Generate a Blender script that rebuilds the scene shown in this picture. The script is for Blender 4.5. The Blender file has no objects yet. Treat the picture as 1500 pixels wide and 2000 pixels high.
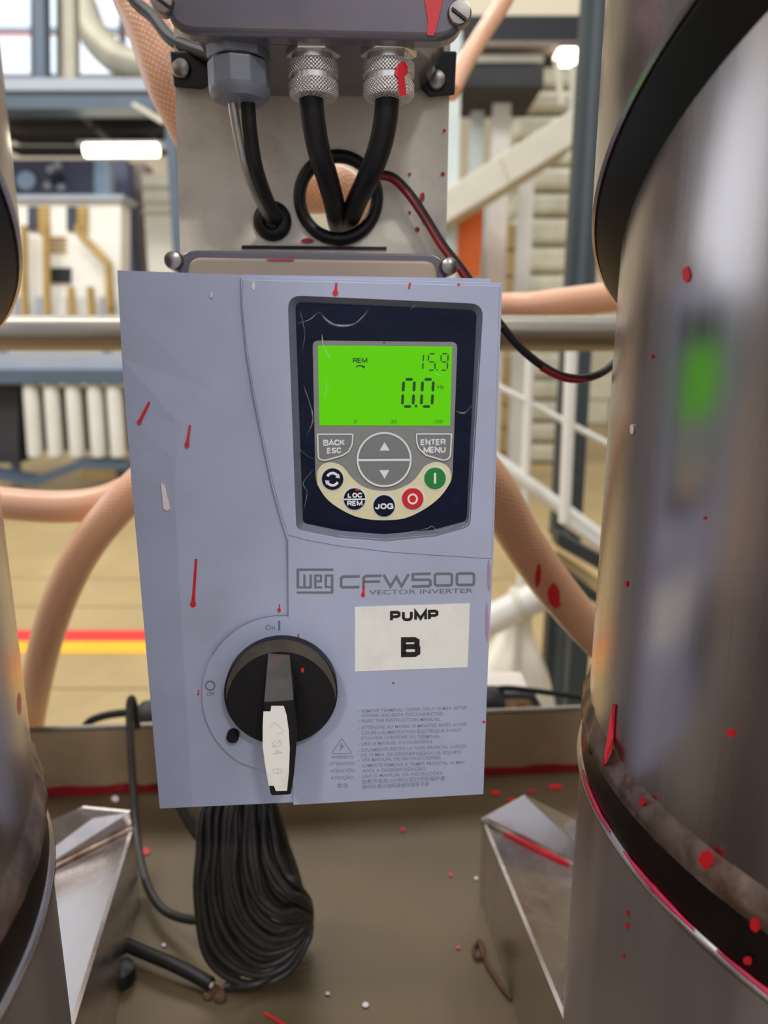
import bpy, bmesh, math, random
from mathutils import Vector as V, Matrix
from mathutils.geometry import tessellate_polygon
random.seed(7)
sc = bpy.context.scene
COL = sc.collection

# ------------------------------------------------------------------ camera
FPX, CAMZ, PITCH, ROLL = 1400.0, 1.30, 0.23, 0.0
CAM = V((0, 0, CAMZ))
_r0 = V((1, 0, 0)); _fw = V((0, math.cos(PITCH), -math.sin(PITCH))); _u0 = V((0, math.sin(PITCH), math.cos(PITCH)))
RIGHT = _r0 * math.cos(ROLL) + _u0 * math.sin(ROLL)
UP = _u0 * math.cos(ROLL) - _r0 * math.sin(ROLL)
FWD = _fw
cd = bpy.data.cameras.new('camera')
cd.sensor_fit = 'VERTICAL'; cd.sensor_height = 36.0; cd.lens = 36.0 * FPX / 2000.0
cd.clip_start = 0.01; cd.clip_end = 100
cd.dof.use_dof = True; cd.dof.focus_distance = 0.355; cd.dof.aperture_fstop = 6.5
co = bpy.data.objects.new('camera', cd); COL.objects.link(co)
co.matrix_world = Matrix(((RIGHT.x, UP.x, -FWD.x, CAM.x), (RIGHT.y, UP.y, -FWD.y, CAM.y), (RIGHT.z, UP.z, -FWD.z, CAM.z), (0, 0, 0, 1)))
sc.camera = co

# ------------------------------------------------------------------ world, lights, exposure
w = bpy.data.worlds.new('hall_daylight'); sc.world = w; w.use_nodes = True
bg = w.node_tree.nodes['Background']; bg.inputs[0].default_value = (0.86, 0.89, 1.0, 1); bg.inputs[1].default_value = 0.84
def area(name, loc, target, size, size_y, power, color):
    l = bpy.data.lights.new(name, 'AREA'); l.shape = 'RECTANGLE'; l.size = size; l.size_y = size_y; l.energy = power; l.color = color
    o = bpy.data.objects.new(name, l); COL.objects.link(o); o.location = loc
    o.rotation_euler = (V(target) - V(loc)).to_track_quat('-Z', 'Y').to_euler(); return o
area('ceiling_luminaire_left', (-1.0, -2.1, CAMZ + 2.1), (-0.1, 0.2, CAMZ), 0.36, 0.10, 29, (1.0, 0.97, 0.93))
area('ceiling_luminaire_right', (0.9, -2.1, CAMZ + 2.1), (-0.1, 0.2, CAMZ), 0.36, 0.10, 29, (1.0, 0.97, 0.93))
area('hall_luminaire_row', (0.0, 7.0, CAMZ + 5.6), (0, 6.5, 0), 12.0, 2.5, 420, (1.0, 0.97, 0.92))
area('hall_luminaire_near', (0.3, 1.3, CAMZ + 3.6), (0.1, 0.7, 0), 2.6, 0.4, 12, (1.0, 0.95, 0.86))
area('fill_light_front', (-2.6, 1.2, CAMZ + 5.0), (-2.0, 7.0, 1.6), 6.0, 1.2, 380, (1.0, 0.97, 0.92))  # added fill light, brightens the upright faces of the far machines
area('fill_light_left', (-5.5, 4.5, CAMZ + 5.6), (-5.5, 4.5, 0), 2.0, 8.0, 170, (1.0, 0.96, 0.90))  # added fill light for the left floor that the tank mirrors
sc.view_settings.view_transform = 'Standard'; sc.view_settings.look = 'None'
sc.view_settings.exposure = 0.0; sc.view_settings.gamma = 1.0; sc.view_settings.use_curve_mapping = False

# ------------------------------------------------------------------ pixel -> place helpers
def ray(x, y): return RIGHT * ((x - 750) / FPX) + UP * ((1000 - y) / FPX) + FWD
def NY(Y):                             # distance scale of the near group and of the far hall
    return .1025 + 1.325 * Y if Y < 1 else (Y * 2 if Y > 2.55 else Y)
def AY(x, y, Y):
    d = ray(x, y); return CAM + d * (NY(Y) / d.y)
def AZ(x, y, z):                       # z relative to the camera height
    d = ray(x, y); return CAM + d * (z / d.z)
YAW = 0.085
DC = V((-0.0320, 0.3412, CAMZ - 0.1052)); DN = V((math.sin(YAW), -math.cos(YAW), 0)); DU = V((math.cos(YAW), math.sin(YAW), 0))
def F(x, y, h=0.0):
    d = ray(x, y); c = DC + DN * h
    return CAM + d * ((c - CAM).dot(DN) / d.dot(DN))
TS = 0.2; TR = (0.3076, 0.3136); TL = (-0.3345, 0.195)
def CY(x, y, c, r):
    d = ray(x, y); a = d.x ** 2 + d.y ** 2; b = -2 * (d.x * c[0] + d.y * c[1]); k = c[0] ** 2 + c[1] ** 2 - r * r
    D = max(b * b - 4 * a * k, 0); t = (-b - math.sqrt(D)) / 2 / a
    return CAM + d * t
TRAYZ = -0.50

# ------------------------------------------------------------------ materials
def lin(c): return tuple(((v / 255) / 12.92 if v / 255 <= .04045 else ((v / 255 + .055) / 1.055) ** 2.4) for v in c) + (1.0,)
MATS = {}
def mat(name, rgb, rough=.5, metal=0., var=.12, scale=40., bump=0., stretch=(1, 1, 1), emit=None, estr=0., coat=0., rvar=0., dirt=None, dirt_amt=0., dscale=18., spec=None):
    m = bpy.data.materials.new(name); m.use_nodes = True; nt = m.node_tree; p = nt.nodes['Principled BSDF']
    tc = nt.nodes.new('ShaderNodeTexCoord'); mp = nt.nodes.new('ShaderNodeMapping'); mp.inputs['Scale'].default_value = stretch
    nt.links.new(tc.outputs['Object'], mp.inputs[0])
    nz = nt.nodes.new('ShaderNodeTexNoise'); nz.inputs['Scale'].default_value = scale; nz.inputs['Detail'].default_value = 4
    nt.links.new(mp.outputs[0], nz.inputs['Vector'])
    c = lin(rgb); r = nt.nodes.new('ShaderNodeValToRGB')
    r.color_ramp.elements[0].position = .3; r.color_ramp.elements[1].position = .7
    r.color_ramp.elements[0].color = tuple(v * (1 - var) for v in c[:3]) + (1,)
    r.color_ramp.elements[1].color = tuple(min(v * (1 + var), 1) for v in c[:3]) + (1,)
    nt.links.new(nz.outputs[0], r.inputs[0]); outc = r.outputs[0]
    if dirt:
        n2 = nt.nodes.new('ShaderNodeTexNoise'); n2.inputs['Scale'].default_value = dscale; n2.inputs['Detail'].default_value = 7; n2.inputs['Roughness'].default_value = .65
        nt.links.new(tc.outputs['Object'], n2.inputs['Vector'])
        r2 = nt.nodes.new('ShaderNodeValToRGB'); r2.color_ramp.elements[0].position = .48; r2.color_ramp.elements[1].position = .72
        r2.color_ramp.elements[1].color = (dirt_amt,) * 3 + (1,)
        nt.links.new(n2.outputs[0], r2.inputs[0])
        mx = nt.nodes.new('ShaderNodeMixRGB'); mx.inputs[2].default_value = lin(dirt)
        nt.links.new(r2.outputs[0], mx.inputs[0]); nt.links.new(outc, mx.inputs[1]); outc = mx.outputs[0]
    nt.links.new(outc, p.inputs['Base Color'])
    p.inputs['Roughness'].default_value = rough; p.inputs['Metallic'].default_value = metal
    if rvar:
        mr = nt.nodes.new('ShaderNodeMapRange'); mr.inputs[3].default_value = max(rough - rvar, .02); mr.inputs[4].default_value = rough + rvar
        nt.links.new(nz.outputs[0], mr.inputs[0]); nt.links.new(mr.outputs[0], p.inputs['Roughness'])
    if bump:
        b = nt.nodes.new('ShaderNodeBump'); b.inputs['Strength'].default_value = bump; b.inputs['Distance'].default_value = .001
        nt.links.new(nz.outputs[0], b.inputs['Height']); nt.links.new(b.outputs[0], p.inputs['Normal'])
    if emit:
        p.inputs['Emission Color'].default_value = lin(emit); p.inputs['Emission Strength'].default_value = estr
    if coat: p.inputs['Coat Weight'].default_value = coat; p.inputs['Coat Roughness'].default_value = .08
    if spec is not None: p.inputs['Specular IOR Level'].default_value = spec
    MATS[name] = m; return m
mat('drive_plastic', (166, 172, 196), .42, 0, .03, 25, .03, dirt=(142, 142, 146), dirt_amt=.28, dscale=14)
mat('drive_seam', (120, 118, 118), .7)
mat('bezel_grey', (98, 102, 118), .35, 0, .05)
mat('navy_film', (12, 18, 42), .4, 0, .1, spec=.12)
mat('panel_grey', (130, 132, 130), .4, 0, .03)
mat('button_grey', (120, 122, 122), .35, 0, .03)
mat('print_white', (226, 226, 230), .5, 0, .02)
mat('cream', (222, 215, 174), .5, 0, .03)
mat('lcd_green', (40, 92, 0), .3, 0, .02, spec=.08, emit=(96, 206, 0), estr=.82)
mat('lcd_ink', (24, 62, 8), .4, 0, .02)
mat('btn_red', (206, 22, 36), .3, 0, .03)
mat('btn_green', (10, 128, 48), .3, 0, .03)
mat('print_grey', (106, 108, 116), .55, 0, .05)
mat('print_faint', (126, 128, 142), .6, 0, .12, 300)
mat('label_white', (232, 230, 222), .5, 0, .02, 60, dirt=(205, 200, 192), dirt_amt=.5, dscale=60)
mat('print_black', (18, 17, 18), .5, 0, .05)
mat('knob_black', (20, 20, 23), .5, 0, .15, 60, spec=.25)
mat('knob_dusty', (70, 64, 58), .6, 0, .25, 70, dirt=(30, 28, 28), dirt_amt=.8, dscale=40)
mat('engraving', (190, 184, 172), .6)
mat('paint_red', (198, 24, 38), .35, 0, .12, 60)
mat('paint_pink', (186, 40, 74), .35, 0, .2, 60); mat('paint_faint', (168, 134, 158), .5, 0, .1, 90)
mat('rust', (92, 62, 44), .8, 0, .4, 120, .6)
mat('paint_pale', (218, 205, 205), .6, 0, .08, 200)
mat('plastic_warm_lit', (166, 148, 128), .4, 0, .06, 20)  # grey rear cover plastic, warm light on it put into the colour
mat('steel', (194, 187, 185), .26, 1., .06, 14, .05, (6, 6, .35), rvar=.07)
mat('steel_base', (186, 178, 178), .36, .9, .06, 14, .05, (6, 6, .35), rvar=.07)
mat('steel_dull', (152, 146, 138), .42, 1., .10, 14, .1, (1, 1, 1), rvar=.1, dirt=(110, 96, 82), dirt_amt=.6, dscale=9)
mat('steel_plate', (244, 236, 218), .5, .2, .12, 10, .1, (1, 1, 2), rvar=.08, dirt=(168, 150, 134), dirt_amt=.5, dscale=16)
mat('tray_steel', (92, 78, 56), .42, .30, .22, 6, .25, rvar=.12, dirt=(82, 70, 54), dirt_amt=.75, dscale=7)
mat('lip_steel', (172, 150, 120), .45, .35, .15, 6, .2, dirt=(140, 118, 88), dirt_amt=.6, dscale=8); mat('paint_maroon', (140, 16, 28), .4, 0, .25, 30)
mat('weld', (150, 132, 120), .45, .9, .4, 60, .9, dirt=(86, 54, 38), dirt_amt=1.0, dscale=45)
mat('weld_dark', (52, 44, 42), .38, .9, .3, 40, .3)
mat('rubber_black', (14, 14, 16), .45, 0, .1)
mat('liner_black', (6, 6, 7), .5, 0, .1)
mat('cable_black', (27, 26, 26), .48, 0, .15, 120, spec=.3)
mat('coil_black', (42, 39, 36), .42, 0, .2, 60, .1)
mat('cable_silver', (176, 170, 160), .35, .6, .1)
mat('cable_red', (140, 22, 30), .35, 0, .25, 40)
mat('gland_grey', (112, 117, 126), .35, 0, .04)
mat('nickel', (222, 219, 214), .22, .8, .06, 60)
mat('lid_grey', (92, 88, 98), .28, 0, .06, 20, coat=.5, dirt=(120, 96, 110), dirt_amt=.4, dscale=12)
mat('box_grey', (92, 92, 102), .25, 0, .08, 20, coat=.4)
mat('screw', (150, 144, 138), .3, 1., .1, 80)
mat('rail_steel', (150, 144, 132), .34, .95, .06, 10, .0, (.3, 3, 3))
mat('floor_mat', (170, 148, 104), .42, 0, .10, 1.3, .0, dirt=(152, 130, 88), dirt_amt=.7, dscale=2.2)
mat('joint', (142, 122, 86), .7)
mat('stripe_red', (214, 42, 46), .5); mat('stripe_yellow', (236, 176, 30), .5)
mat('wall_cream', (214, 204, 180), .8, 0, .08, 1.0)
mat('ceiling_grey', (92, 92, 96), .9, 0, .1, 1.0)
mat('beam_blue', (74, 90, 106), .5, 0, .06, 4); mat('deck_pale', (158, 166, 178), .5, 0, .05, 4)
mat('dark_under', (44, 44, 48), .7, 0, .15, 4)
mat('machine_white', (238, 236, 226), .5, 0, .06, 3); mat('gold', (176, 146, 84), .45, .2, .12, 6)
mat('slate', (74, 78, 104), .55, 0, .08, 4); mat('brown', (126, 112, 104), .6, 0, .1, 4)
mat('glass_dark', (70, 72, 84), .15, 0, .1, 4); mat('void', (22, 24, 30), .6)
mat('sign_blue', (156, 186, 220), .5)
mat('tube_white', (214, 212, 204), .4, 0, .04, 4)
mat('column_dark', (42, 52, 54), .45, 0, .06, 4); mat('column_light', (64, 74, 78), .45, 0, .06, 4)
mat('duct_white', (196, 192, 176), .5, 0, .05, 4); mat('orange', (238, 112, 30), .5, 0, .05, 4)
mat('post_pale', (190, 200, 198), .5, 0, .06, 4); mat('wrap_cream', (206, 202, 180), .35, 0, .14, 5, .3, coat=.4)
mat('bag_white', (232, 228, 214), .35, 0, .06, 8, .6, coat=.3)
mat('card', (206, 178, 124), .7, 0, .1, 3)
mat('case_white', (222, 214, 204), .5, 0, .05)
mat('paint_orange', (232, 110, 84), .5)
mat('lamp_glow', (255, 250, 235), .5, emit=(255, 246, 222), estr=6.0)
mat('window_glow', (225, 238, 255), .3, 0, .05, 2, emit=(228, 240, 255), estr=1.05)
mat('added_window_glow', (225, 238, 255), .3, 0, .05, 2, emit=(226, 236, 255), estr=1.35)
mat('duct_grey', (150, 146, 130), .5, .3, .12, 4)
def hose_material():
    m = bpy.data.materials.new('hose'); m.use_nodes = True; nt = m.node_tree; p = nt.nodes['Principled BSDF']
    uv = nt.nodes.new('ShaderNodeUVMap'); outs = []
    for ang in (1, -1):
        mp = nt.nodes.new('ShaderNodeMapping'); mp.inputs['Rotation'].default_value = (0, 0, ang * math.radians(45))
        nt.links.new(uv.outputs[0], mp.inputs[0])
        wv = nt.nodes.new('ShaderNodeTexWave'); wv.inputs['Scale'].default_value = .95; wv.inputs['Distortion'].default_value = .0
        nt.links.new(mp.outputs[0], wv.inputs[0]); outs.append(wv)
    mul = nt.nodes.new('ShaderNodeMath'); mul.operation = 'MULTIPLY'
    nt.links.new(outs[0].outputs['Fac'], mul.inputs[0]); nt.links.new(outs[1].outputs['Fac'], mul.inputs[1])
    r = nt.nodes.new('ShaderNodeValToRGB'); r.color_ramp.elements[0].color = lin((220, 160, 124)); r.color_ramp.elements[1].color = lin((242, 202, 170))
    nt.links.new(mul.outputs[0], r.inputs[0]); nt.links.new(r.outputs[0], p.inputs['Base Color'])
    b = nt.nodes.new('ShaderNodeBump'); b.inputs['Strength'].default_value = .35; b.inputs['Distance'].default_value = .001
    nt.links.new(mul.outputs[0], b.inputs['Height']); nt.links.new(b.outputs[0], p.inputs['Normal'])
    p.inputs['Roughness'].default_value = .32; p.inputs['Coat Weight'].default_value = .4
    p.inputs['Subsurface Weight'].default_value = .15; p.inputs['Subsurface Radius'].default_value = (.01, .004, .002)
    MATS['hose'] = m
hose_material()
def knurl_material():
    m = bpy.data.materials.new('knurl'); m.use_nodes = True; nt = m.node_tree; p = nt.nodes['Principled BSDF']
    uv = nt.nodes.new('ShaderNodeUVMap'); outs = []
    for ang in (1, -1):
        mp = nt.nodes.new('ShaderNodeMapping'); mp.inputs['Rotation'].default_value = (0, 0, ang * math.radians(45))
        nt.links.new(uv.outputs[0], mp.inputs[0])
        wv = nt.nodes.new('ShaderNodeTexWave'); wv.inputs['Scale'].default_value = 2.4
        nt.links.new(mp.outputs[0], wv.inputs[0]); outs.append(wv)
    mul = nt.nodes.new('ShaderNodeMath'); mul.operation = 'MULTIPLY'
    nt.links.new(outs[0].outputs['Fac'], mul.inputs[0]); nt.links.new(outs[1].outputs['Fac'], mul.inputs[1])
    p.inputs['Base Color'].default_value = lin((222, 219, 214)); p.inputs['Metallic'].default_value = .75; p.inputs['Roughness'].default_value = .3
    b = nt.nodes.new('ShaderNodeBump'); b.inputs['Strength'].default_value = .8; b.inputs['Distance'].default_value = .001
    nt.links.new(mul.outputs[0], b.inputs['Height']); nt.links.new(b.outputs[0], p.inputs['Normal'])
    MATS['knurl'] = m
knurl_material()
def film_material():
    m = bpy.data.materials.new('film'); m.use_nodes = True; nt = m.node_tree; nt.nodes.remove(nt.nodes['Principled BSDF'])
    out = nt.nodes['Material Output']; tr = nt.nodes.new('ShaderNodeBsdfTransparent'); gl = nt.nodes.new('ShaderNodeBsdfGlossy')
    gl.inputs['Roughness'].default_value = .12; gl.inputs['Color'].default_value = (.9, .92, .95, 1)
    mx = nt.nodes.new('ShaderNodeMixShader'); fr = nt.nodes.new('ShaderNodeFresnel'); fr.inputs[0].default_value = 1.45
    tc = nt.nodes.new('ShaderNodeTexCoord'); nz = nt.nodes.new('ShaderNodeTexNoise'); nz.inputs['Scale'].default_value = 55; nz.inputs['Detail'].default_value = 3; nz.inputs['Distortion'].default_value = 1.4
    nt.links.new(tc.outputs['Object'], nz.inputs['Vector'])
    b = nt.nodes.new('ShaderNodeBump'); b.inputs['Strength'].default_value = .35; b.inputs['Distance'].default_value = .004
    nt.links.new(nz.outputs[0], b.inputs['Height']); nt.links.new(b.outputs[0], gl.inputs['Normal']); nt.links.new(b.outputs[0], fr.inputs['Normal'])
    k = nt.nodes.new('ShaderNodeMath'); k.operation = 'MULTIPLY'; k.inputs[1].default_value = .16; nt.links.new(fr.outputs[0], k.inputs[0]); nt.links.new(k.outputs[0], mx.inputs[0]); nt.links.new(tr.outputs[0], mx.inputs[1]); nt.links.new(gl.outputs[0], mx.inputs[2])
    nt.links.new(mx.outputs[0], out.inputs[0]); MATS['film'] = m
film_material()
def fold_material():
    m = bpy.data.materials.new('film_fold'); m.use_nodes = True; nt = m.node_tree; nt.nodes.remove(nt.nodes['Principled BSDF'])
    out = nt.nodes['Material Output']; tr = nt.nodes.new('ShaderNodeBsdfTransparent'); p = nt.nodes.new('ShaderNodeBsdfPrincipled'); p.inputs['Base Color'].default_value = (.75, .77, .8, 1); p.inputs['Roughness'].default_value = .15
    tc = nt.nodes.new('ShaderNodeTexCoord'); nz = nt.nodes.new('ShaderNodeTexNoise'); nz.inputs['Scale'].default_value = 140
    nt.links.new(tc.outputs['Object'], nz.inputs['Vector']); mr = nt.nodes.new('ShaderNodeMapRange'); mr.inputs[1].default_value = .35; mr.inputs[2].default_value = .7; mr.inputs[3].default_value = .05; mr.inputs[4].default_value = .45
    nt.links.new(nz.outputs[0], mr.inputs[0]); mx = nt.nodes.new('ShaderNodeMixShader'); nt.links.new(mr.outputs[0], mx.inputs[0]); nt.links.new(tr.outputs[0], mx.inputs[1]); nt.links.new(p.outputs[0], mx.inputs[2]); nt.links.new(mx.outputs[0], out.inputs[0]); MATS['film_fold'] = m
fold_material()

# ------------------------------------------------------------------ object helpers
ORG = {}
def root(name, label, cat, loc, group=None):
    o = bpy.data.objects.new(name, None); COL.objects.link(o); o.location = loc; o.empty_display_size = .02
    o['label'] = label; o['category'] = cat
    if group: o['group'] = group
    ORG[o.name] = V(loc); return o
def top_of(o):
    while o.parent: o = o.parent
    return o
class MB:
    """collects geometry in world coordinates and links it as one mesh object"""
    def __init__(s): s.v = []; s.f = []; s.uv = {}
    def add(s, vs, fs):
        b = len(s.v); s.v += [V(p) for p in vs]; s.f += [[b + i for i in f] for f in fs]; return b
    def prism(s, a, b):
        n = len(a); s.add(list(a) + list(b), [list(range(n)), [2 * n - 1 - i for i in range(n)]] + [[i, n + i, n + (i + 1) % n, (i + 1) % n] for i in range(n)]); return s
    def prism_holes(s, outer, holes, mp0, mp1):
        loops = [outer] + holes; flat = [p for l in loops for p in l]
        tris = tessellate_polygon([[V((p[0], p[1], 0)) for p in l] for l in loops]); n = len(flat)
        fs = [list(t) for t in tris] + [[n + i for i in reversed(t)] for t in tris]; k = 0
        for l in loops:
            m = len(l); fs += [[k + i, n + k + i, n + k + (i + 1) % m, k + (i + 1) % m] for i in range(m)]; k += m
        s.add([mp0(*p) for p in flat] + [mp1(*p) for p in flat], fs); return s
    def box(s, c, size, rot=None):
        c = V(c); h = V(size) / 2; vs = []
        for z in (-1, 1):
            for y in (-1, 1):
                for x in (-1, 1):
                    p = V((x * h.x, y * h.y, z * h.z))
                    vs.append(c + (rot @ p if rot else p))
        s.add(vs, [[0, 2, 3, 1], [4, 5, 7, 6], [0, 1, 5, 4], [2, 6, 7, 3], [0, 4, 6, 2], [1, 3, 7, 5]]); return s
    def lathe(s, base, axis, prof, seg=48, a0=0., capped=True):
        axis = V(axis).normalized(); t = V((0, 0, 1)) if abs(axis.z) < .9 else V((1, 0, 0))
        e1 = axis.cross(t).normalized(); e2 = axis.cross(e1); vs = []; fs = []; n = len(prof); st = len(s.f); zl = 0; arc = [0]
        for i in range(1, n): arc.append(arc[-1] + math.hypot(prof[i][0] - prof[i - 1][0], prof[i][1] - prof[i - 1][1]))
        rm = max(p[0] for p in prof)
        for r, z in prof:
            for k in range(seg):
                a = a0 + 2 * math.pi * k / seg; vs.append(V(base) + axis * z + (e1 * math.cos(a) + e2 * math.sin(a)) * r)
        for i in range(n - 1):
            for k in range(seg):
                fs.append([i * seg + k, i * seg + (k + 1) % seg, (i + 1) * seg + (k + 1) % seg, (i + 1) * seg + k])
        if capped:
            fs.append([k for k in reversed(range(seg))]); fs.append([(n - 1) * seg + k for k in range(seg)])
        s.add(vs, fs); q = 0
        for i in range(n - 1):
            for k in range(seg):
                u0, u1 = k / seg * 2 * math.pi * rm, (k + 1) / seg * 2 * math.pi * rm
                s.uv[st + q] = [(u0 * 100, arc[i] * 100), (u1 * 100, arc[i] * 100), (u1 * 100, arc[i + 1] * 100), (u0 * 100, arc[i + 1] * 100)]; q += 1
        return s
    def tube(s, pts, r, seg=12, sub=8, closed=False):
        P = [V(p) for p in pts]; n = len(P); Q = []; rr = r if isinstance(r, (list, tuple)) else [r] * n; RQ = []
        rng = range(n) if closed else range(n - 1)
        for i in rng:
            g = (lambda k: P[k % n]) if closed else (lambda k: P[max(0, min(n - 1, k))])
            p0, p1, p2, p3 = g(i - 1), g(i), g(i + 1), g(i + 2)
            for j in range(sub):
                t = j / sub; Q.append(.5 * ((2 * p1) + (p2 - p0) * t + (2 * p0 - 5 * p1 + 4 * p2 - p3) * t * t + (3 * p1 - p0 - 3 * p2 + p3) * t ** 3))
                RQ.append(rr[i] * (1 - t) + rr[(i + 1) % n] * t)
        if not closed: Q.append(P[-1]); RQ.append(rr[-1])
        m = len(Q); T = [(Q[(i + 1) % m] - Q[i - 1]).normalized() if closed else (Q[min(i + 1, m - 1)] - Q[max(i - 1, 0)]).normalized() for i in range(m)]
        nrm = T[0].orthogonal().normalized(); vs = []; L = 0; LL = []
        for i in range(m):
            nrm = (nrm - T[i] * nrm.dot(T[i])).normalized(); bn = T[i].cross(nrm)
            if i: L += (Q[i] - Q[i - 1]).length
            LL.append(L)
            for k in range(seg):
                a = 2 * math.pi * k / seg; vs.append(Q[i] + (nrm * math.cos(a) + bn * math.sin(a)) * RQ[i])
        fs = []; st = len(s.f); q = 0
        for i in range(m if closed else m - 1):
            j = (i + 1) % m
            for k in range(seg):
                fs.append([i * seg + k, i * seg + (k + 1) % seg, j * seg + (k + 1) % seg, j * seg + k])
                c = 2 * math.pi * RQ[0] * 100; l1 = LL[j] if j else LL[i]
                s.uv[st + q] = [(LL[i] * 100, c * k / seg), (LL[i] * 100, c * (k + 1) / seg), (l1 * 100, c * (k + 1) / seg), (l1 * 100, c * k / seg)]; q += 1
        if not closed: fs.append([k for k in reversed(range(seg))]); fs.append([(m - 1) * seg + k for k in range(seg)])
        s.add(vs, fs); return s
    def build(s, name, m, parent=None, smooth=None, bevel=0., label=None, fixn=True):
        org = ORG[top_of(parent).name] if parent else None
        if org is None:
            org = sum(s.v, V()) / len(s.v); org.z = min(p.z for p in s.v)
        me = bpy.data.meshes.new(name); me.from_pydata([tuple(p - org) for p in s.v], [], s.f)
        if s.uv:
            ul = me.uv_layers.new(name='UVMap')
            for pi, uvs in s.uv.items():
                for li, c in zip(me.polygons[pi].loop_indices, uvs): ul.data[li].uv = c
        if fixn:
            bm = bmesh.new(); bm.from_mesh(me); bmesh.ops.recalc_face_normals(bm, faces=bm.faces); bm.to_mesh(me); bm.free()
        me.materials.append(MATS[m])
        if smooth is not None:
            me.polygons.foreach_set('use_smooth', [True] * len(me.polygons)); me.set_sharp_from_angle(angle=math.radians(smooth))
        o = bpy.data.objects.new(name, me); COL.objects.link(o)
        if parent: o.parent = parent
        else: o.location = org; ORG[o.name] = org
        if bevel:
            b = o.modifiers.new('bevel', 'BEVEL'); b.width = bevel; b.segments = 2; b.limit_method = 'ANGLE'; b.angle_limit = math.radians(30)
        if label: o['label'] = label
        return o
def tag(o, label, cat, group=None):
    o['label'] = label; o['category'] = cat
    if group: o['group'] = group
    return o
def structure(o): o['kind'] = 'structure'; return o
def circ(cx, cy, r, n=40, ry=None, a0=0., a1=2 * math.pi, end=False):
    ry = ry or r; m = n if end else n
    return [(cx + r * math.cos(a0 + (a1 - a0) * k / (n - 1 if end else n)), cy + ry * math.sin(a0 + (a1 - a0) * k / (n - 1 if end else n))) for k in range(n)]
def rpoly(pts, rad, n=5):
    """polygon with rounded corners; rad a number or one per corner"""
    out = []; m = len(pts)
    for i in range(m):
        p = V(pts[i]); a = V(pts[i - 1]); b = V(pts[(i + 1) % m]); r = rad[i] if isinstance(rad, (list, tuple)) else rad
        if r <= 0: out.append(tuple(p)); continue
        da = (a - p).normalized(); db = (b - p).normalized(); s_ = p + da * min(r, (a - p).length * .49); e_ = p + db * min(r, (b - p).length * .49)
        for k in range(n + 1):
            t = k / n; q = s_ * (1 - t) ** 2 + p * 2 * t * (1 - t) + e_ * t * t; out.append(tuple(q))
    return out
def stroke_poly(path, wd, closed=False):
    P = [V(p) for p in path]; n = len(P); L = []; R = []
    for i in range(n):
        if closed: a, b = P[i - 1], P[(i + 1) % n]; d0 = (P[i] - a).normalized(); d1 = (b - P[i]).normalized()
        else:
            d0 = (P[i] - P[i - 1]).normalized() if i else (P[1] - P[0]).normalized()
            d1 = (P[i + 1] - P[i]).normalized() if i < n - 1 else d0
        t = (d0 + d1)
        t = t.normalized() if t.length > 1e-6 else d0
        nn = V((-t.y, t.x)); k = wd / 2 / max(.35, nn.dot(V((-d0.y, d0.x))))
        L.append(tuple(P[i] + nn * k)); R.append(tuple(P[i] - nn * k))
    return L, R
def add_stroke(mb, path, wd, S, h0, h1, closed=False):
    L, R = stroke_poly(path, wd, closed); n = len(L)
    vs = [S(*p, h0) for p in L] + [S(*p, h0) for p in R] + [S(*p, h1) for p in L] + [S(*p, h1) for p in R]; fs = []
    for i in range(n if closed else n - 1):
        j = (i + 1) % n
        fs += [[2 * n + i, 2 * n + j, 3 * n + j, 3 * n + i], [i, j, 2 * n + j, 2 * n + i], [n + i, n + j, 3 * n + j, 3 * n + i], [i, n + i, n + j, j]]
    if not closed: fs += [[0, n, 3 * n, 2 * n], [n - 1, 2 * n - 1, 4 * n - 1, 3 * n - 1]]
    mb.add(vs, fs)
def plate(mb, poly, S, h0, h1): mb.prism([S(*p, h1) for p in poly], [S(*p, h0) for p in poly])
def blob_poly(x, y, rx, ry, n=22, j=.11, rot=0.):
    out = []
    for k in range(n):
        a = 2 * math.pi * k / n; q = 1 + random.uniform(-j, j); px, py = rx * q * math.cos(a), ry * q * math.sin(a)
        out.append((x + px * math.cos(rot) - py * math.sin(rot), y + px * math.sin(rot) + py * math.cos(rot)))
    return out
def drip_poly(x0, y0, x1, y1, w0, w1):
    """a run of paint: thin at the start, a round drop at the end"""
    a = V((x0, y0)); b = V((x1, y1)); d = (b - a).normalized(); n = V((-d.y, d.x)); L = (b - a).length; out = [tuple(a - n * w0 * .5)]
    mid = b - d * min(L * .35, w1 * 1.6); out.append(tuple(mid - n * w0 * .62))
    for k in range(9):
        t = math.pi * (-.28 + 1.56 * k / 8) - math.pi / 2
        out.append(tuple(b + n * math.sin(t) * w1 * .5 + d * (math.cos(t) * w1 * .55)))
    out.append(tuple(mid + n * w0 * .62)); out.append(tuple(a + n * w0 * .5)); return out
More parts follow.
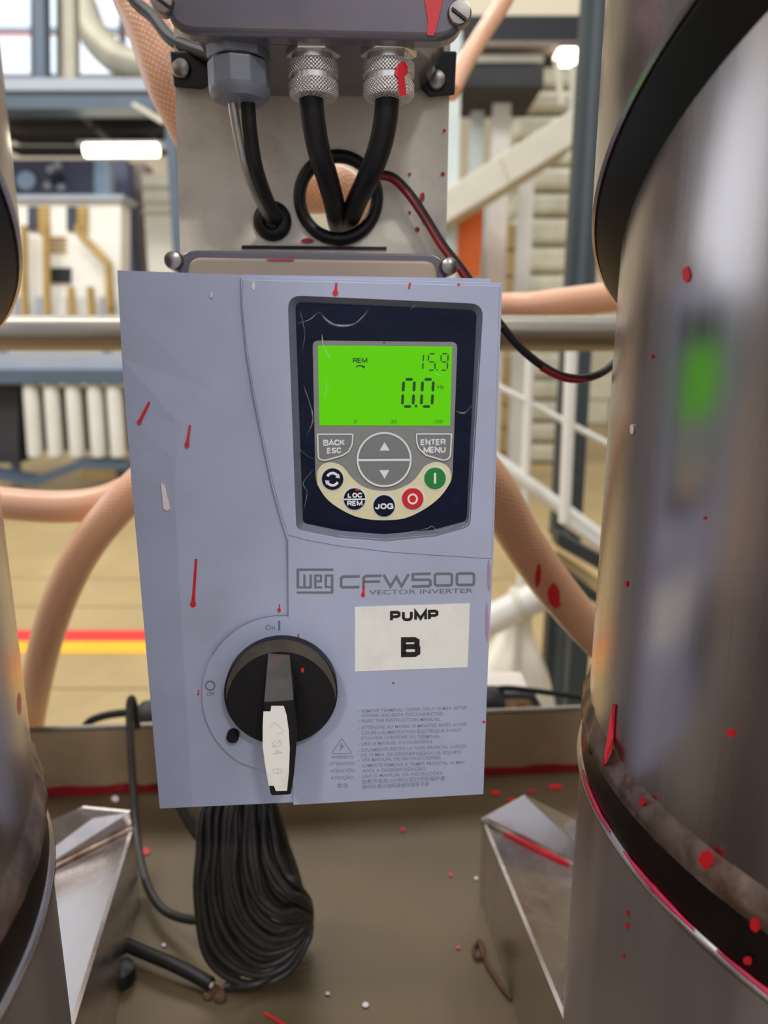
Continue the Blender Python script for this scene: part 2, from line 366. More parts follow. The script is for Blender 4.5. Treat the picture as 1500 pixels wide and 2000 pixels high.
# lettering: every word is turned into a flat mesh once
_TXT = {}
def text_mesh(s, offset=0.0):
    k = (s, offset)
    if k in _TXT: return _TXT[k]
    cu = bpy.data.curves.new('lettering', 'FONT'); cu.body = s; cu.size = 1; cu.offset = offset; cu.resolution_u = 3
    o = bpy.data.objects.new('lettering', cu); COL.objects.link(o); bpy.context.view_layer.update()
    me = bpy.data.meshes.new_from_object(o.evaluated_get(bpy.context.evaluated_depsgraph_get()))
    vs = [(v.co.x, v.co.y) for v in me.vertices]; fs = [list(p.vertices) for p in me.polygons]
    bpy.data.objects.remove(o); bpy.data.curves.remove(cu); bpy.data.meshes.remove(me)
    _TXT[k] = (vs, fs); return _TXT[k]
_cap = text_mesh('H'); CAPH = max(v[1] for v in _cap[0])
def add_text(mb, s, L, R, cap, S, h, offset=0.0, upv=(0, -1)):
    vs, fs = text_mesh(s, offset)
    if not vs: return
    x0 = min(v[0] for v in vs); x1 = max(v[0] for v in vs)
    out = []
    for x, y in vs:
        t = (x - x0) / (x1 - x0); q = y / CAPH * cap
        out.append(S(L[0] + (R[0] - L[0]) * t + upv[0] * q, L[1] + (R[1] - L[1]) * t + upv[1] * q, h))
    mb.add(out, fs)
GLY = dict(B=(.95, [[(0, 0), (0, 1), (.72, 1), (.9, .9), (.9, .64), (.72, .53), (0, .53)], [(.72, .53), (.95, .42), (.95, .12), (.76, 0), (0, 0), (0, .2)]]), A=(1, [[(0, 0), (.5, 1), (1, 0)], [(.2, .3), (.8, .3)]]), C=(.95, [[(.95, .72), (.8, .94), (.5, 1), (.2, .93), (0, .65), (0, .35), (.2, .07), (.5, 0), (.8, .06), (.95, .28)]]),
    K=(.95, [[(0, 0), (0, 1)], [(.9, 1), (.08, .42)], [(.35, .6), (.95, 0)]]), E=(.82, [[(.85, 1), (0, 1), (0, 0), (.88, 0)], [(0, .52), (.78, .52)]]), S=(.9, [[(.88, .76), (.75, .95), (.45, 1), (.12, .93), (.04, .74), (.15, .58), (.75, .44), (.9, .25), (.8, .06), (.45, 0), (.12, .06), (0, .28)]]),
    N=(.95, [[(0, 0), (0, 1), (.92, 0), (.92, 1)]]), T=(.9, [[(0, 1), (.95, 1)], [(.475, 1), (.475, 0)]]), R=(.95, [[(0, 0), (0, 1), (.72, 1), (.92, .88), (.92, .62), (.72, .5), (0, .5)], [(.55, .5), (.97, 0)]]), M=(1.12, [[(0, 0), (0, 1), (.5, .12), (1, 1), (1, 0)]]), U=(.95, [[(0, 1), (0, .3), (.15, .06), (.47, 0), (.8, .06), (.94, .3), (.94, 1)]]),
    L=(.8, [[(0, 1), (0, 0), (.85, 0)]]), O=(1.02, [[(.3, .03), (.06, .28), (.06, .72), (.3, .97), (.7, .97), (.94, .72), (.94, .28), (.7, .03), (.3, .03)]]), J=(.72, [[(.9, 1), (.9, .25), (.7, .03), (.3, .02), (.06, .2), (.04, .34)]]), G=(1.02, [[(.93, .75), (.75, .95), (.45, 1), (.15, .9), (0, .62), (0, .36), (.17, .08), (.5, 0), (.93, .1), (.93, .48), (.52, .48)]]), P=(.92, [[(0, 0), (0, 1), (.72, 1), (.93, .88), (.93, .58), (.72, .45), (0, .45)]]))
def bold_text(mb, txt, L, R, cap, th, S, h0, h1, gap=.3):
    # heavy capitals drawn as strokes; L and R are the baseline ends
    tw = sum(GLY[c][0] for c in txt) + gap * (len(txt) - 1); x = 0; w = R[0] - L[0] - th; hh = cap - th
    for c in txt:
        gw, paths = GLY[c]
        for p in paths:
            pts = []
            for u, v in p:
                t = (x + u * gw) / tw; pts.append((L[0] + th / 2 + w * t, L[1] + (R[1] - L[1]) * t - th / 2 - v * hh))
            add_stroke(mb, pts, th, S, h0, h1)
        x += gw + gap
def smooth_path(pts, sub=4):
    out = []; n = len(pts)
    for i in range(n - 1):
        p0, p1, p2, p3 = V(pts[max(i - 1, 0)]), V(pts[i]), V(pts[i + 1]), V(pts[min(i + 2, n - 1)])
        for j in range(sub):
            t = j / sub; out.append(tuple(.5 * ((2 * p1) + (p2 - p0) * t + (2 * p0 - 5 * p1 + 4 * p2 - p3) * t * t + (3 * p1 - p0 - 3 * p2 + p3) * t ** 3)))
    return out + [tuple(pts[-1])]
def PY(Y): return lambda x, y, h=0.: AY(x, y, Y - h)

# ================================================================== THE HALL
def quad_floor():
    mb = MB(); mb.box((0, 4.0, -.05), (20, 22, .1)); structure(mb.build('floor', 'floor_mat'))
    fl = bpy.data.objects['floor']
    mb = MB(); mb.box((0, 14.05, 4.0), (20, .1, 8)); structure(mb.build('wall_back', 'wall_cream'))
    mb = MB(); mb.box((-10, 4.0, 4.0), (.1, 22, 8)); structure(mb.build('wall_left', 'wall_cream'))
    mb = MB(); mb.box((10, 4.0, 4.0), (.1, 22, 8)); structure(mb.build('wall_right', 'wall_cream'))
    mb = MB(); mb.box((0, 8.5, 8.05), (20, 11, .1)); structure(mb.build('ceiling', 'ceiling_grey'))
    for i in range(5):  # unseen glowing windows, added to brighten the reflection in the right tank
        y0 = 0.6 + 2.5 * i; t = MB(); t.box((-9.93, y0 + 1.05, 3.35), (.06, 2.2, 3.6)); wn = structure(t.build('window_%d' % (i + 5), 'deck_pale'))
        for j in range(2):
            for k in range(2):
                t = MB(); t.box((-9.89, y0 + .52 + 1.06 * j, 2.5 + 1.7 * k), (.02, .98, 1.6)); t.build('pane', 'added_window_glow', wn)
    for (ya, yb, m) in ((1232, 1254, 'stripe_red'), (1254, 1276, 'stripe_yellow')):
        a = AZ(150, ya, -CAMZ + .0); b = AZ(150, yb, -CAMZ)
        s = MB(); s.box((-2.4, (a.y + b.y) / 2, .002), (5.4, abs(a.y - b.y), .004)); s.build('floor_stripe', m, fl)
    for yy in (1130, 1185, 1345):
        a = AZ(150, yy, -CAMZ); s = MB(); s.box((0, a.y, .001), (19, .018, .002)); s.build('floor_joint', 'joint', fl)
ORG['floor'] = V((0, 2, -.1))
quad_floor()

# ================================================================== STEEL TRAY, POST AND RAIL
def make_tray():
    a = AZ(80, 1556, TRAYZ); b = AZ(1130, 1506, TRAYZ); d = (b - a).normalized(); n = V((-d.y, d.x, 0))
    a = a - d * .55; b = b + d * .55; z = CAMZ + TRAYZ
    t = root('drip_tray', 'long dull steel tray base with an upright back lip under the pump drive', 'tray', (0, .3, z - .02))
    fl = MB(); q = [V((p.x, p.y, z)) for p in (a, b, b - n * .80, a - n * .80)]
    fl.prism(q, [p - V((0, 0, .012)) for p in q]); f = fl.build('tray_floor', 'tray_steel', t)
    lp = MB(); hh = .083; q = [a, b, b + V((0, 0, hh)), a + V((0, 0, hh))]
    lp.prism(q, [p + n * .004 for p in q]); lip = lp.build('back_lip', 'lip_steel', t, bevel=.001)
    tf = MB(); q = [p + V((0, 0, hh)) for p in (a, b)]; q = [q[0], q[1], q[1] + n * .008, q[0] + n * .008]
    tf.prism(q, [p - V((0, 0, .003)) for p in q]); tf.build('lip_flange', 'steel_dull', t)
    # red paint left along the foot of the lip
    rp = MB(); L = (b - a).length; k0 = .55 / L; N = 60; top = []; bot = []
    for i in range(N + 1):
        p = a + d * (L * (.12 + .76 * i / N)); top.append(p - n * .0006 + V((0, 0, .008 + .005 * random.random()))); bot.append(p - n * .0006 + V((0, 0, .0004)))
    rp.prism(top + bot[::-1], [p - n * .0008 for p in top + bot[::-1]]); rp.build('paint_run', 'paint_maroon', lip)
    S = lambda x, y, h: AZ(x, y, TRAYZ + h)
    for (x, y, rx, ry, m) in ((284, 1662, 9, 7, 'paint_red'), (1000, 1562, 9, 3, 'paint_red'), (968, 1548, 10, 4, 'paint_red'), (1085, 1537, 15, 4, 'paint_red'), (1040, 1545, 8, 2, 'paint_red'), (786, 1620, 5, 4, 'paint_red'),
                          (714, 1962, 6, 5, 'paint_pale'), (930, 1715, 4, 3, 'paint_pale'), (895, 1850, 4, 3, 'paint_red'), (640, 1940, 4, 3, 'paint_pale'), (880, 1708, 4, 3, 'paint_red'), (320, 1845, 4, 3, 'paint_pale'), (225, 1560, 7, 6, 'paint_pale')):
        s = MB(); plate(s, blob_poly(x, y, rx, ry), S, .0003, .0012); s.build('paint_spot', m, f)
    s = MB(); plate(s, drip_poly(515, 1978, 560, 2004, 5, 7), S, .0003, .0012); s.build('paint_spot', 'paint_red', f)
    # welded lug on the tray floor beside the coil
    for (x, y) in ((420, 1938), (430, 1950), (408, 1945)):
        s = MB(); p = AZ(x, y, TRAYZ); r = random.uniform(.0035, .005); s.lathe(p, (0, 0, 1), [(r, 0), (r * 1.1, .002), (r * .8, .0045), (r * .3, .0055)], 9, random.random()); s.build('rust_lump', 'rust', t)
make_tray()

POSTY = .30
def make_post():
    t = root('mounting_post', 'stained stainless mounting plate with cable holes behind the drive', 'mounting plate', AY(610, 1500, POSTY))
    S = lambda x, y: AY(x, y, POSTY); B = lambda x, y: AY(x, y, POSTY) + V((0, .004, 0))
    big = circ(661, 388, 72, 48); dpt = (AY(661, 388, POSTY) - CAM).dot(FWD); small = circ(533, 433, 26, 28)
    outer = [(334, -120), (884, -120), (852, 1400), (378, 1400)]
    m = MB(); m.prism_holes(outer, [big[::-1], small[::-1]], S, B); pl = m.build('plate', 'steel_plate', t)
    for side in (0, 1):       # folded flanges that stiffen the plate
        m = MB(); x0, x1 = (334, 378) if side == 0 else (884, 852)
        a, b = AY(x0, -120, POSTY), AY(x1, 1400, POSTY); dx = V((.003 if side == 0 else -.003, 0, 0)); bk = V((0, .05, 0)); a = a + V((0, .006, 0)); b = b + V((0, .006, 0))
        m.prism([a, b, b + bk, a + bk], [p + dx for p in (a, b, b + bk, a + bk)]); m.build('flange', 'steel_plate', t)
    c = AY(661, 388, POSTY); m = MB(); N = 40; R0 = 72 / FPX * dpt
    m.tube([c + V((math.cos(2 * math.pi * k / N) * (R0 + .001), -.002, math.sin(2 * math.pi * k / N) * (R0 + .001))) for k in range(N)], .0042, 10, 2, True)
    m.build('grommet', 'rubber_black', t, smooth=60, label='large black rubber ring around the round cable hole')
    c = AY(533, 433, POSTY); m = MB(); m.lathe(c, (0, -1, 0), [(.0120, -.002), (.0124, .003), (.0104, .0055), (.006, .0058), (.0045, .003)], 32)
    m.build('grommet', 'rubber_black', t, smooth=50)
    m = MB(); q = [(472, 479), (755, 482), (755, 488), (472, 486)]; m.prism([AY(*p, POSTY - .0012) for p in q], [AY(*p, POSTY - .0001) for p in q]); m.build('slot', 'void', t)
    S2 = PY(POSTY)
    for (x, y, rx, ry) in ((600, 470, 13, 5), (670, 484, 28, 4), (825, 385, 5, 9), (830, 430, 5, 7), (865, 340, 4, 4), (800, 415, 3, 3), (815, 448, 5, 5), (843, 445, 4, 5), (800, 340, 3, 3), (868, 255, 3, 3)):
        s = MB(); plate(s, blob_poly(x, y, rx, ry), S2, .0002, .0010); s.build('paint_spot', 'paint_red', t)
    # clamp that carries the plate on the rail
    m = MB(); r = AY(610, 651, .55); m.box((r.x, (NY(POSTY) + NY(.55)) / 2 + .004, r.z), (.10, NY(.55) - NY(POSTY) - .028, .05)); m.build('rail_bracket', 'steel_dull', t)
make_post()
def make_rail():
    a = AY(-400, 650, .55); b = AY(1500, 652, .55); a.x -= .2; b.x += .3
    m = MB(); m.tube([a, (a + b) / 2, b], .0196, 28, 1)
    tag(m.build('guard_rail_pipe', 'rail_steel', None, smooth=50), 'thick horizontal stainless pipe running behind the drive and both tanks', 'rail')
make_rail()

# ================================================================== THE DRIVE
def make_drive():
    t = root('motor_drive', 'lavender grey motor inverter with green display and PUMP B sticker', 'inverter', F(628, 1570, -.04))
    HB = -.0014; HC = .0012
    # housing: the left flank falls away, the front is flat
    le = [(229, 528), (233, 600), (238, 700), (245, 800), (252, 880), (258, 960), (269, 1080), (312, 1579)]
    fo = [(450, 536), (440, 650), (410, 760), (356, 835), (343, 900), (342, 980), (347, 1080), (376, 1576)]
    m = MB(); n = len(le); lv = [F(*p, HB - .0045) for p in le]; fv = [F(*p, HB) for p in fo]
    rt = [F(958, 544, HB), F(941, 1550, HB)]
    back = -.125
    front_loop = lv + [F(376, 1576, HB)] + [rt[1], rt[0], fv[0]]
    m.add(lv + fv, [[i, i + 1, n + i + 1, n + i] for i in range(n - 1)])
    m.add(fv + rt, [list(range(n)) + [n + 1, n]])
    ring = lv + [fv[-1], rt[1], rt[0], fv[0]]; cen = sum(ring, V()) / len(ring)
    bk = [cen + (p - cen) * .96 + DN * (back + (0)) for p in ring]; k = len(ring)
    m.add(ring + bk, [[i, k + i, k + (i + 1) % k, (i + 1) % k] for i in range(k)] + [[2 * k - 1 - i for i in range(k)]])
    bmj = m
    o = bmj.build('housing', 'drive_plastic', t)
    o.data.materials[0] = MATS['drive_plastic']
    bm = bmesh.new(); bm.from_mesh(o.data); bmesh.ops.remove_doubles(bm, verts=bm.verts, dist=1e-5); bmesh.ops.recalc_face_normals(bm, faces=bm.faces); bm.to_mesh(o.data); bm.free()
    # front cover with the keypad opening
    arc = [(549 + 155 * math.cos(math.radians(a)), 1357 - 155 * math.sin(math.radians(a))) for a in range(86, 246, 8)]
    cover = [(470, 541), (472, 600), (481, 690), (494, 770), (511, 855), (530, 945), (548, 1012), (560, 1050), (562, 1120), (563, 1203)] + arc + [(520, 1508), (571, 1512), (573, 1572), (944, 1551), (953, 1300), (963, 1093), (972, 820), (981, 553)]
    hole = rpoly([(565, 580), (941, 597), (915, 1026), (850, 1044), (750, 1053), (660, 1046), (582, 1031)], [26, 24, 14, 0, 0, 0, 12], 5)
    m = MB(); m.prism_holes(cover, [hole[::-1]], lambda x, y: F(x, y, HC), lambda x, y: F(x, y, HB - .0005))
    fc = m.build('front_cover', 'drive_plastic', t, bevel=.0006)
    m = MB(); up = [(474, 546), (976, 558), (960, 1091), (860, 1085), (760, 1078), (660, 1066), (600, 1055), (563, 1045), (548, 1000), (530, 930), (511, 840), (494, 755), (481, 670), (473, 590)]
    hole2 = rpoly([(562, 577), (944, 594), (918, 1029), (850, 1048), (750, 1057), (660, 1050), (579, 1034)], [28, 26, 14, 0, 0, 0, 12], 5)
    m.prism_holes(up, [hole2[::-1]], lambda x, y: F(x, y, HC + .0006), lambda x, y: F(x, y, HC - .0002)); m.build('upper_panel', 'drive_plastic', fc, bevel=.0005)
    # keypad
    kp = MB(); inner = rpoly([(577, 590), (931, 606), (911, 1017), (848, 1034), (750, 1043), (664, 1036), (592, 1021)], [14, 14, 8, 0, 0, 0, 8], 5)
    oo = [F(*p, HC + .0006) for p in hole2]; ii = [F(*p, HC - .0019) for p in inner]; N = len(oo)
    kp.add(oo + ii, [[i, (i + 1) % N, N + (i + 1) % N, N + i] for i in range(N)]); bz = kp.build('bezel', 'bezel_grey', fc, smooth=40)
    HK = HC - .0016
    m = MB(); plate(m, inner, F, HK - .0012, HK); key = m.build('keypad', 'navy_film', t)
    def part(name, poly, h0, h1, mt, bev=0.):
        q = MB(); plate(q, poly, F, h0, h1); return q.build(name, mt, key, bevel=bev)
    outer_arc = [(616, 925), (620, 946), (641, 977), (678, 1001.6), (711.7, 1013), (751.6, 1016), (791, 1012), (828, 995), (859, 971), (879, 943), (884, 925)]
    gp = rpoly([(610.5, 665), (893.5, 668)], 0)
    oa = smooth_path(outer_arc)
    grey = rpoly([(610.5, 665), (893.5, 668)] + oa[::-1], [12, 12] + [0] * len(oa), 4)
    part('screen_surround', grey, HK, HK + .0005, 'panel_grey')
    cre = [(619, 926), (623, 914), (632, 906), (645, 903), (660, 906), (670, 912), (677, 920), (688, 934), (702, 946), (716, 953), (730, 957), (751, 959), (770, 957), (785, 952), (799, 945), (812, 934), (822, 920), (829, 911), (840, 905), (853, 902), (867, 906), (877, 914), (881, 926)]
    part('button_strip', smooth_path(cre, 3) + oa[-4:3:-1], HK + .0005, HK + .0008, 'cream')
    HS = HK + .0005
    part('display', [(621, 675), (883, 677), (879, 831.5), (624, 831)], HS, HS + .0003, 'lcd_green')
    HL = HS + .0003
    # --- display characters
    q = MB()
    def seg7(x, y, wd, hh, on, th, sl=.06):
        P = lambda u, v: (x + u * wd + (1 - v) * hh * sl, y + v * hh)
        S_ = dict(a=((.12, 0), (.88, 0)), b=((1, .06), (1, .46)), c=((1, .54), (1, .94)), d=((.12, 1), (.88, 1)), e=((0, .54), (0, .94)), f=((0, .06), (0, .46)), g=((.12, .5), (.88, .5)))
        for c in on:
            (u0, v0), (u1, v1) = S_[c]; a = V(P(u0, v0)); b = V(P(u1, v1)); d = (b - a).normalized()
            nn = V((-d.y, d.x)) * th / 2; poly = [a, a + d * th * .5 + nn, b - d * th * .5 + nn, b, b - d * th * .5 - nn, a + d * th * .5 - nn]
            plate(q, [tuple(p) for p in poly], F, HL, HL + .00012)
    seg7(785.5, 741, 21, 53, 'abcdef', 5.8); seg7(822.5, 741, 21, 53, 'abcdef', 5.8); plate(q, circ(812.5, 793, 2.8, 10), F, HL, HL + .00012)
    seg7(812, 691, 13.5, 32, 'bc', 2.6); seg7(835.5, 691, 13.5, 32, 'afgcd', 2.6); seg7(860, 691, 13.5, 32, 'abcdfg', 2.6); plate(q, circ(853.5, 722.5, 1.6, 8), F, HL, HL + .00012)
    bold_text(q, 'REM', (689, 709), (717.5, 709), 10, 2.1, F, HL, HL + .00012, .22); add_text(q, 'Hz', (855, 759.5), (867, 759.5), 7.5, F, HL + .0001, .01)
    add_text(q, '0', (691.5, 827), (696.5, 827), 7, F, HL + .0001); add_text(q, '50', (764, 827), (774.5, 827), 7, F, HL + .0001); add_text(q, '100', (850, 827), (864.5, 827), 7, F, HL + .0001)
    add_stroke(q, circ(703, 719, 7.5, 9, 5, math.radians(200), math.radians(335), True), 2.6, F, HL, HL + .00012)
    plate(q, [(706, 716.5), (712.5, 713.5), (712, 720)], F, HL, HL + .00012)
    q.build('display_characters', 'lcd_ink', key)
    # --- keys
    def outline(name, path, wd, h): q = MB(); add_stroke(q, path, wd, F, h, h + .0003, True); return q.build(name, 'print_white', key)
    back_k = rpoly([(620, 848), (689.5, 848), (688, 868), (681, 882), (668, 890), (633, 900), (622, 896)], [2, 2, 4, 4, 3, 8, 5], 3)
    ent_k = rpoly([(813.5, 847.5), (882, 847.5), (879.5, 893), (869, 900), (832, 889), (818, 876), (814, 864)], [2, 2, 6, 6, 3, 4, 4], 3)
    for kk in (back_k, ent_k):
        part('key', kk, HS, HS + .0007, 'button_grey', .0002); outline('key_outline', kk, 2.6, HS + .0006)
    m1 = [(750.4 + 50 * math.cos(a), 895 + 50 * math.sin(a)) for a in [math.pi + math.pi * k / 24 for k in range(25)]]
    m2 = [(750.4 + 50 * math.cos(a), 900 + 50 * math.sin(a)) for a in [math.pi * k / 24 for k in range(25)]]
    part('key', m1, HS, HS + .0008, 'button_grey', .0003); part('key', m2, HS, HS + .0008, 'button_grey', .0003)
    outline('key_outline', circ(750.4, 897.5, 52, 56), 3.6, HS + .0007)
    q = MB(); add_stroke(q, [(699, 898.5), (802, 898)], 4.5, F, HS, HS + .001)
    plate(q, [(751, 863.5), (761, 880), (741.5, 880)], F, HS + .0008, HS + .001); plate(q, [(741, 918.5), (760.5, 918), (751, 935)], F, HS + .0008, HS + .001)
    q.build('arrow_print', 'print_white', key)
    q = MB(); h = HS + .0009
    bold_text(q, 'BACK', (631, 871), (674, 870), 12, 2.7, F, h - .0002, h); bold_text(q, 'ESC', (638.5, 886), (667, 885), 11.5, 2.6, F, h - .0002, h)
    bold_text(q, 'ENTER', (821.5, 870), (871, 869), 12, 2.7, F, h - .0002, h); bold_text(q, 'MENU', (827, 885), (871, 884), 12, 2.7, F, h - .0002, h)
    q.build('key_lettering', 'print_white', key)
    HR = HK + .0008
    for (x, y, mt) in ((649.5, 935.6, 'navy_film'), (692.4, 974.6, 'navy_film'), (750.2, 988, 'navy_film'), (806, 974, 'btn_red'), (849.7, 934, 'btn_green')):
        part('button_rim', circ(x, y, 24, 36), HR, HR + .0002, 'print_white'); part('button', circ(x, y, 21, 36), HR, HR + .0011, mt, .0003)
    q = MB(); h0, h1 = HR + .0011, HR + .0014
    add_stroke(q, circ(649.5, 935, 11, 12, None, math.radians(205), math.radians(335), True), 5, F, h0, h1)
    add_stroke(q, circ(649.5, 937, 11, 12, None, math.radians(25), math.radians(155), True), 5, F, h0, h1)
    plate(q, [(655, 933), (664, 934), (662, 925)], F, h0, h1); plate(q, [(644, 939), (635, 938), (637, 947)], F, h0, h1)
    add_stroke(q, [(671, 975.5), (714, 975)], 3, F, h0, h1)
    bold_text(q, 'LOC', (679, 972.5), (708, 972), 10, 2.6, F, h0, h1); bold_text(q, 'REM', (678, 988.5), (708, 988), 10.5, 2.6, F, h0, h1); bold_text(q, 'JOG', (732, 995), (769, 994.5), 12, 2.9, F, h0, h1)
    add_stroke(q, circ(806, 974.5, 8.4, 24, 9), 3.6, F, h0, h1, True); add_stroke(q, [(849.7, 923.5), (849.7, 944.5)], 4.6, F, h0, h1)
    q.build('button_lettering', 'print_white', key)
    # crumpled clear film over the keypad
    q = MB(); nx, ny = 44, 54; vs = []
    for j in range(ny + 1):
        for i in range(nx + 1):
            u, v_ = i / nx, j / ny; x = 580 + (930 - 580) * u + v_ * (12 - 30 * u); y = 594 + 12 * u + (1012 - 594) * v_ + math.sin(u * math.pi) * 16 * v_
            ed = max(0, 1 - min(u, v_ * 1.2, .9) * 5); hh = .0022 + .0006 * ed * (math.sin(u * 17 + 9 * v_) + math.sin(v_ * 23 - 5 * u)) + .00012 * math.sin(31 * u * v_ + 7 * u)
            vs.append(F(x, y, HK + max(hh, .0019)))
    q.add(vs, [[j * (nx + 1) + i, j * (nx + 1) + i + 1, (j + 1) * (nx + 1) + i + 1, (j + 1) * (nx + 1) + i] for j in range(ny) for i in range(nx)])
    q.build('protective_film', 'film', key, smooth=180, label='crumpled clear plastic film over the keypad')
    # folds of the film that catch the light
    K = lambda pts: [(540 + x / 3.261, 560 + y / 3.261) for x, y in pts]
    for wd, path in ((5, [(130, 235), (210, 210), (270, 165), (310, 205), (360, 240), (430, 250), (500, 235), (560, 180), (600, 125)]), (3.5, [(290, 300), (300, 380), (350, 470)]), (4, [(1140, 790), (1195, 805), (1250, 750)]), (3, [(310, 560), (322, 630), (300, 720)]), (2.6, [(170, 620), (232, 830), (190, 950)]),
                     (2.2, [(140, 1030), (200, 1080), (260, 1100)]), (1.8, [(795, 1582), (830, 1566), (960, 1540), (992, 1525), (1030, 1556), (1120, 1530), (1180, 1512), (1215, 1504)]), (2, [(1000, 552), (1060, 572)]), (2.2, [(150, 1500), (195, 1320), (170, 1250), (240, 1160)]), (2, [(150, 150), (180, 300), (160, 420)]), (3, [(850, 150), (890, 110)])):
        sp = smooth_path(K(path), 5); N = len(sp); Lp, Rp = stroke_poly(sp, wd); vs = []
        for k in range(N):
            e = math.sin(math.pi * (k + .3) / (N - .4)); m_ = V(sp[k]); l = m_ + (V(Lp[k]) - m_) * e; r = m_ + (V(Rp[k]) - m_) * e
            vs += [F(*l, HK + .0021), F(*m_, HK + .0021 + .0012 * e), F(*r, HK + .0021)]
        q = MB(); q.add(vs, [[3 * k + i, 3 * k + i + 1, 3 * k + i + 4, 3 * k + i + 3] for k in range(N - 1) for i in (0, 1)]); q.build('film_fold', 'film_fold', key, smooth=180)
    # --- brand print
    q = MB(); X = lambda x, y: (260 + x / 3.409, 1080 + y / 3.409); h = HC
    def bars(*rs):
        for (x0, y0, x1, y1) in rs: plate(q, [X(x0, y0), X(x1, y0), X(x1, y1), X(x0, y1)], F, h, h + .00012)
    bars((1088, 103, 1333, 119), (1088, 119, 1106, 222), (1088, 222, 1190, 237), (1133, 143, 1148, 222), (1174, 143, 1190, 222),
         (1205, 143, 1258, 157), (1205, 157, 1221, 222), (1221, 182, 1258, 195), (1243, 157, 1258, 182), (1205, 222, 1258, 236),
         (1275, 143, 1333, 157), (1275, 157, 1291, 220), (1275, 220, 1318, 233), (1317, 157, 1333, 256), (1088, 256, 1333, 271))
    G = lambda pts: [(540 + x / 3.261, 1080 + y / 3.261) for x, y in pts]; th = 17 / 3.261
    for path in ([(530, 149), (424, 151), (412, 160), (411, 210), (421, 219), (528, 217)], [(670, 145), (570, 147), (556, 156), (553, 226)], [(556, 184), (660, 181)],
                 [(682, 138), (726, 214), (764, 152), (796, 212), (842, 135)], [(983, 132), (870, 135), (868, 172), (970, 170), (980, 178), (980, 204), (970, 211), (862, 214)]):
        add_stroke(q, G(path), th, F, h, h + .00012)
    for (x0, y0, x1, y1) in ((1009, 133, 1117, 207), (1149, 131, 1258, 204)):
        add_stroke(q, rpoly(G([(x0, y0), (x1, y0 - 1), (x1, y1 - 1), (x0, y1)]), 5, 4), th, F, h, h + .00012, True)
    add_text(q, 'VECTOR INVERTER', G([(590, 266)])[0], G([(1251, 254)])[0], 8.6, F, h + .0001, .004)
    q.build('brand_print', 'print_grey', t)
    # --- switch print
    q = MB(); add_text(q, 'On', X(880, 515), X(944, 513), 10.5, F, h + .0001); add_stroke(q, [X(973, 451), X(973, 516)], 4, F, h, h + .00012)
    q.build('switch_print', 'print_grey', t); q = MB(); add_stroke(q, circ(*X(513, 884), 8.8, 26), 2.8, F, h, h + .00012, True); add_text(q, 'Off', X(490, 952), X(544, 950), 7, F, h + .0001)
    q.build('switch_print', 'print_grey', t)
    # --- warning print
    q = MB(); W = lambda x, y: (560 + x / 3.571, 1340 + y / 3.571)
    lines = [('REMOVE TERMINAL COVER ONLY 10 MIN. AFTER', 522, 186, 1258, 161, 1), ('POWER HAS BEEN DISCONNECTED.', 522, 218, 1100, 203, 0), ('READ THE INSTRUCTION MANUAL.', 522, 254, 1078, 242, 1),
             ('ATTENDRE AU MOINS 10 MINUTES APRÈS AVOIR', 520, 302, 1258, 277, 1), ("COUPÉ L'ALIMENTATION ÉLECTRIQUE AVANT", 520, 340, 1220, 317, 0), ("D'OUVRIR LE BOÎTIER DU TERMINAL.", 520, 375, 1075, 361, 0),
             ("LIRE LE MANUEL D'UTILISATION.", 520, 415, 1020, 397, 1), ('SOLAMENTE RETIRE LA TAPA FRONTAL LUEGO', 520, 458, 1250, 430, 1), ('DE 10 MIN. DE DESENERGIZADO EL EQUIPO.', 518, 493, 1225, 471, 0),
             ('VER MANUAL DE INSTRUCCIONES.', 522, 527, 1075, 509, 1), ('SOMENTE REMOVA A TAMPA FRONTAL 10 MIN.', 522, 567, 1245, 542, 1), ('APÓS A DESENERGIZAÇÃO.', 525, 604, 975, 586, 0), ('LEIA O MANUAL DE INSTRUÇÕES.', 525, 639, 1090, 618, 1)]
    for s, x0, y0, x1, y1, dash in lines:
        add_text(q, s, W(x0, y0), W(x1, y1), 6.2, F, h + .0001, .008)
        if dash: add_stroke(q, [W(498, y0 - 8), W(508, y0 - 8)], 1.2, F, h, h + .0001)
    add_text(q, '在断开电源10分钟以后打开机箱护盖', W(525, 680), W(1105, 655), 6.6, F, h + .0001, .006)
    add_text(q, '操作前请仔细阅读操作指导手册', W(525, 717), W(995, 696), 6.6, F, h + .0001, .006)
    for s, x0, x1, y in (('WARNING', 310, 462, 508), ('ATTENTION', 298, 474, 556), ('ATENCIÓN', 303, 469, 603), ('ATENÇÃO', 306, 464, 652), ('警告', 352, 428, 708)):
        add_text(q, s, W(x0, y), W(x1, y - 4), 6.4, F, h + .0001, .008)
    add_stroke(q, rpoly([W(383, 364), W(456, 470), W(312, 472)], 5, 4), 1.6, F, h, h + .0001, True)
    plate(q, [W(388, 392), W(361, 424), W(380, 420), W(368, 456), W(404, 412), W(386, 416)], F, h, h + .0001)
    q.build('warning_print', 'print_faint', t)
    # --- sticker
    q = MB(); st = G([(500, 343), (1232, 320), (1218, 728), (500, 755)]); plate(q, st, F, HC, HC + .0003); sk = q.build('pump_sticker', 'label_white', t, label='white paper sticker reading PUMP B')
    q = MB(); bold_text(q, 'PUMP', G([(723, 438)])[0], G([(1035, 429)])[0], 21, 5.6, F, HC + .0003, HC + .0005, .42); bold_text(q, 'B', G([(793, 664)])[0], G([(921, 662)])[0], 39, 10, F, HC + .0003, HC + .0005)
    q.build('sticker_lettering', 'print_black', sk)
    # --- rotary isolator switch
    hk = .010; c = F(549, 1357, HC); q = MB(); Rk = 110 / FPX * ((c - CAM).dot(FWD) - hk)
    cc = F(549, 1357, HC + hk) - DN * hk
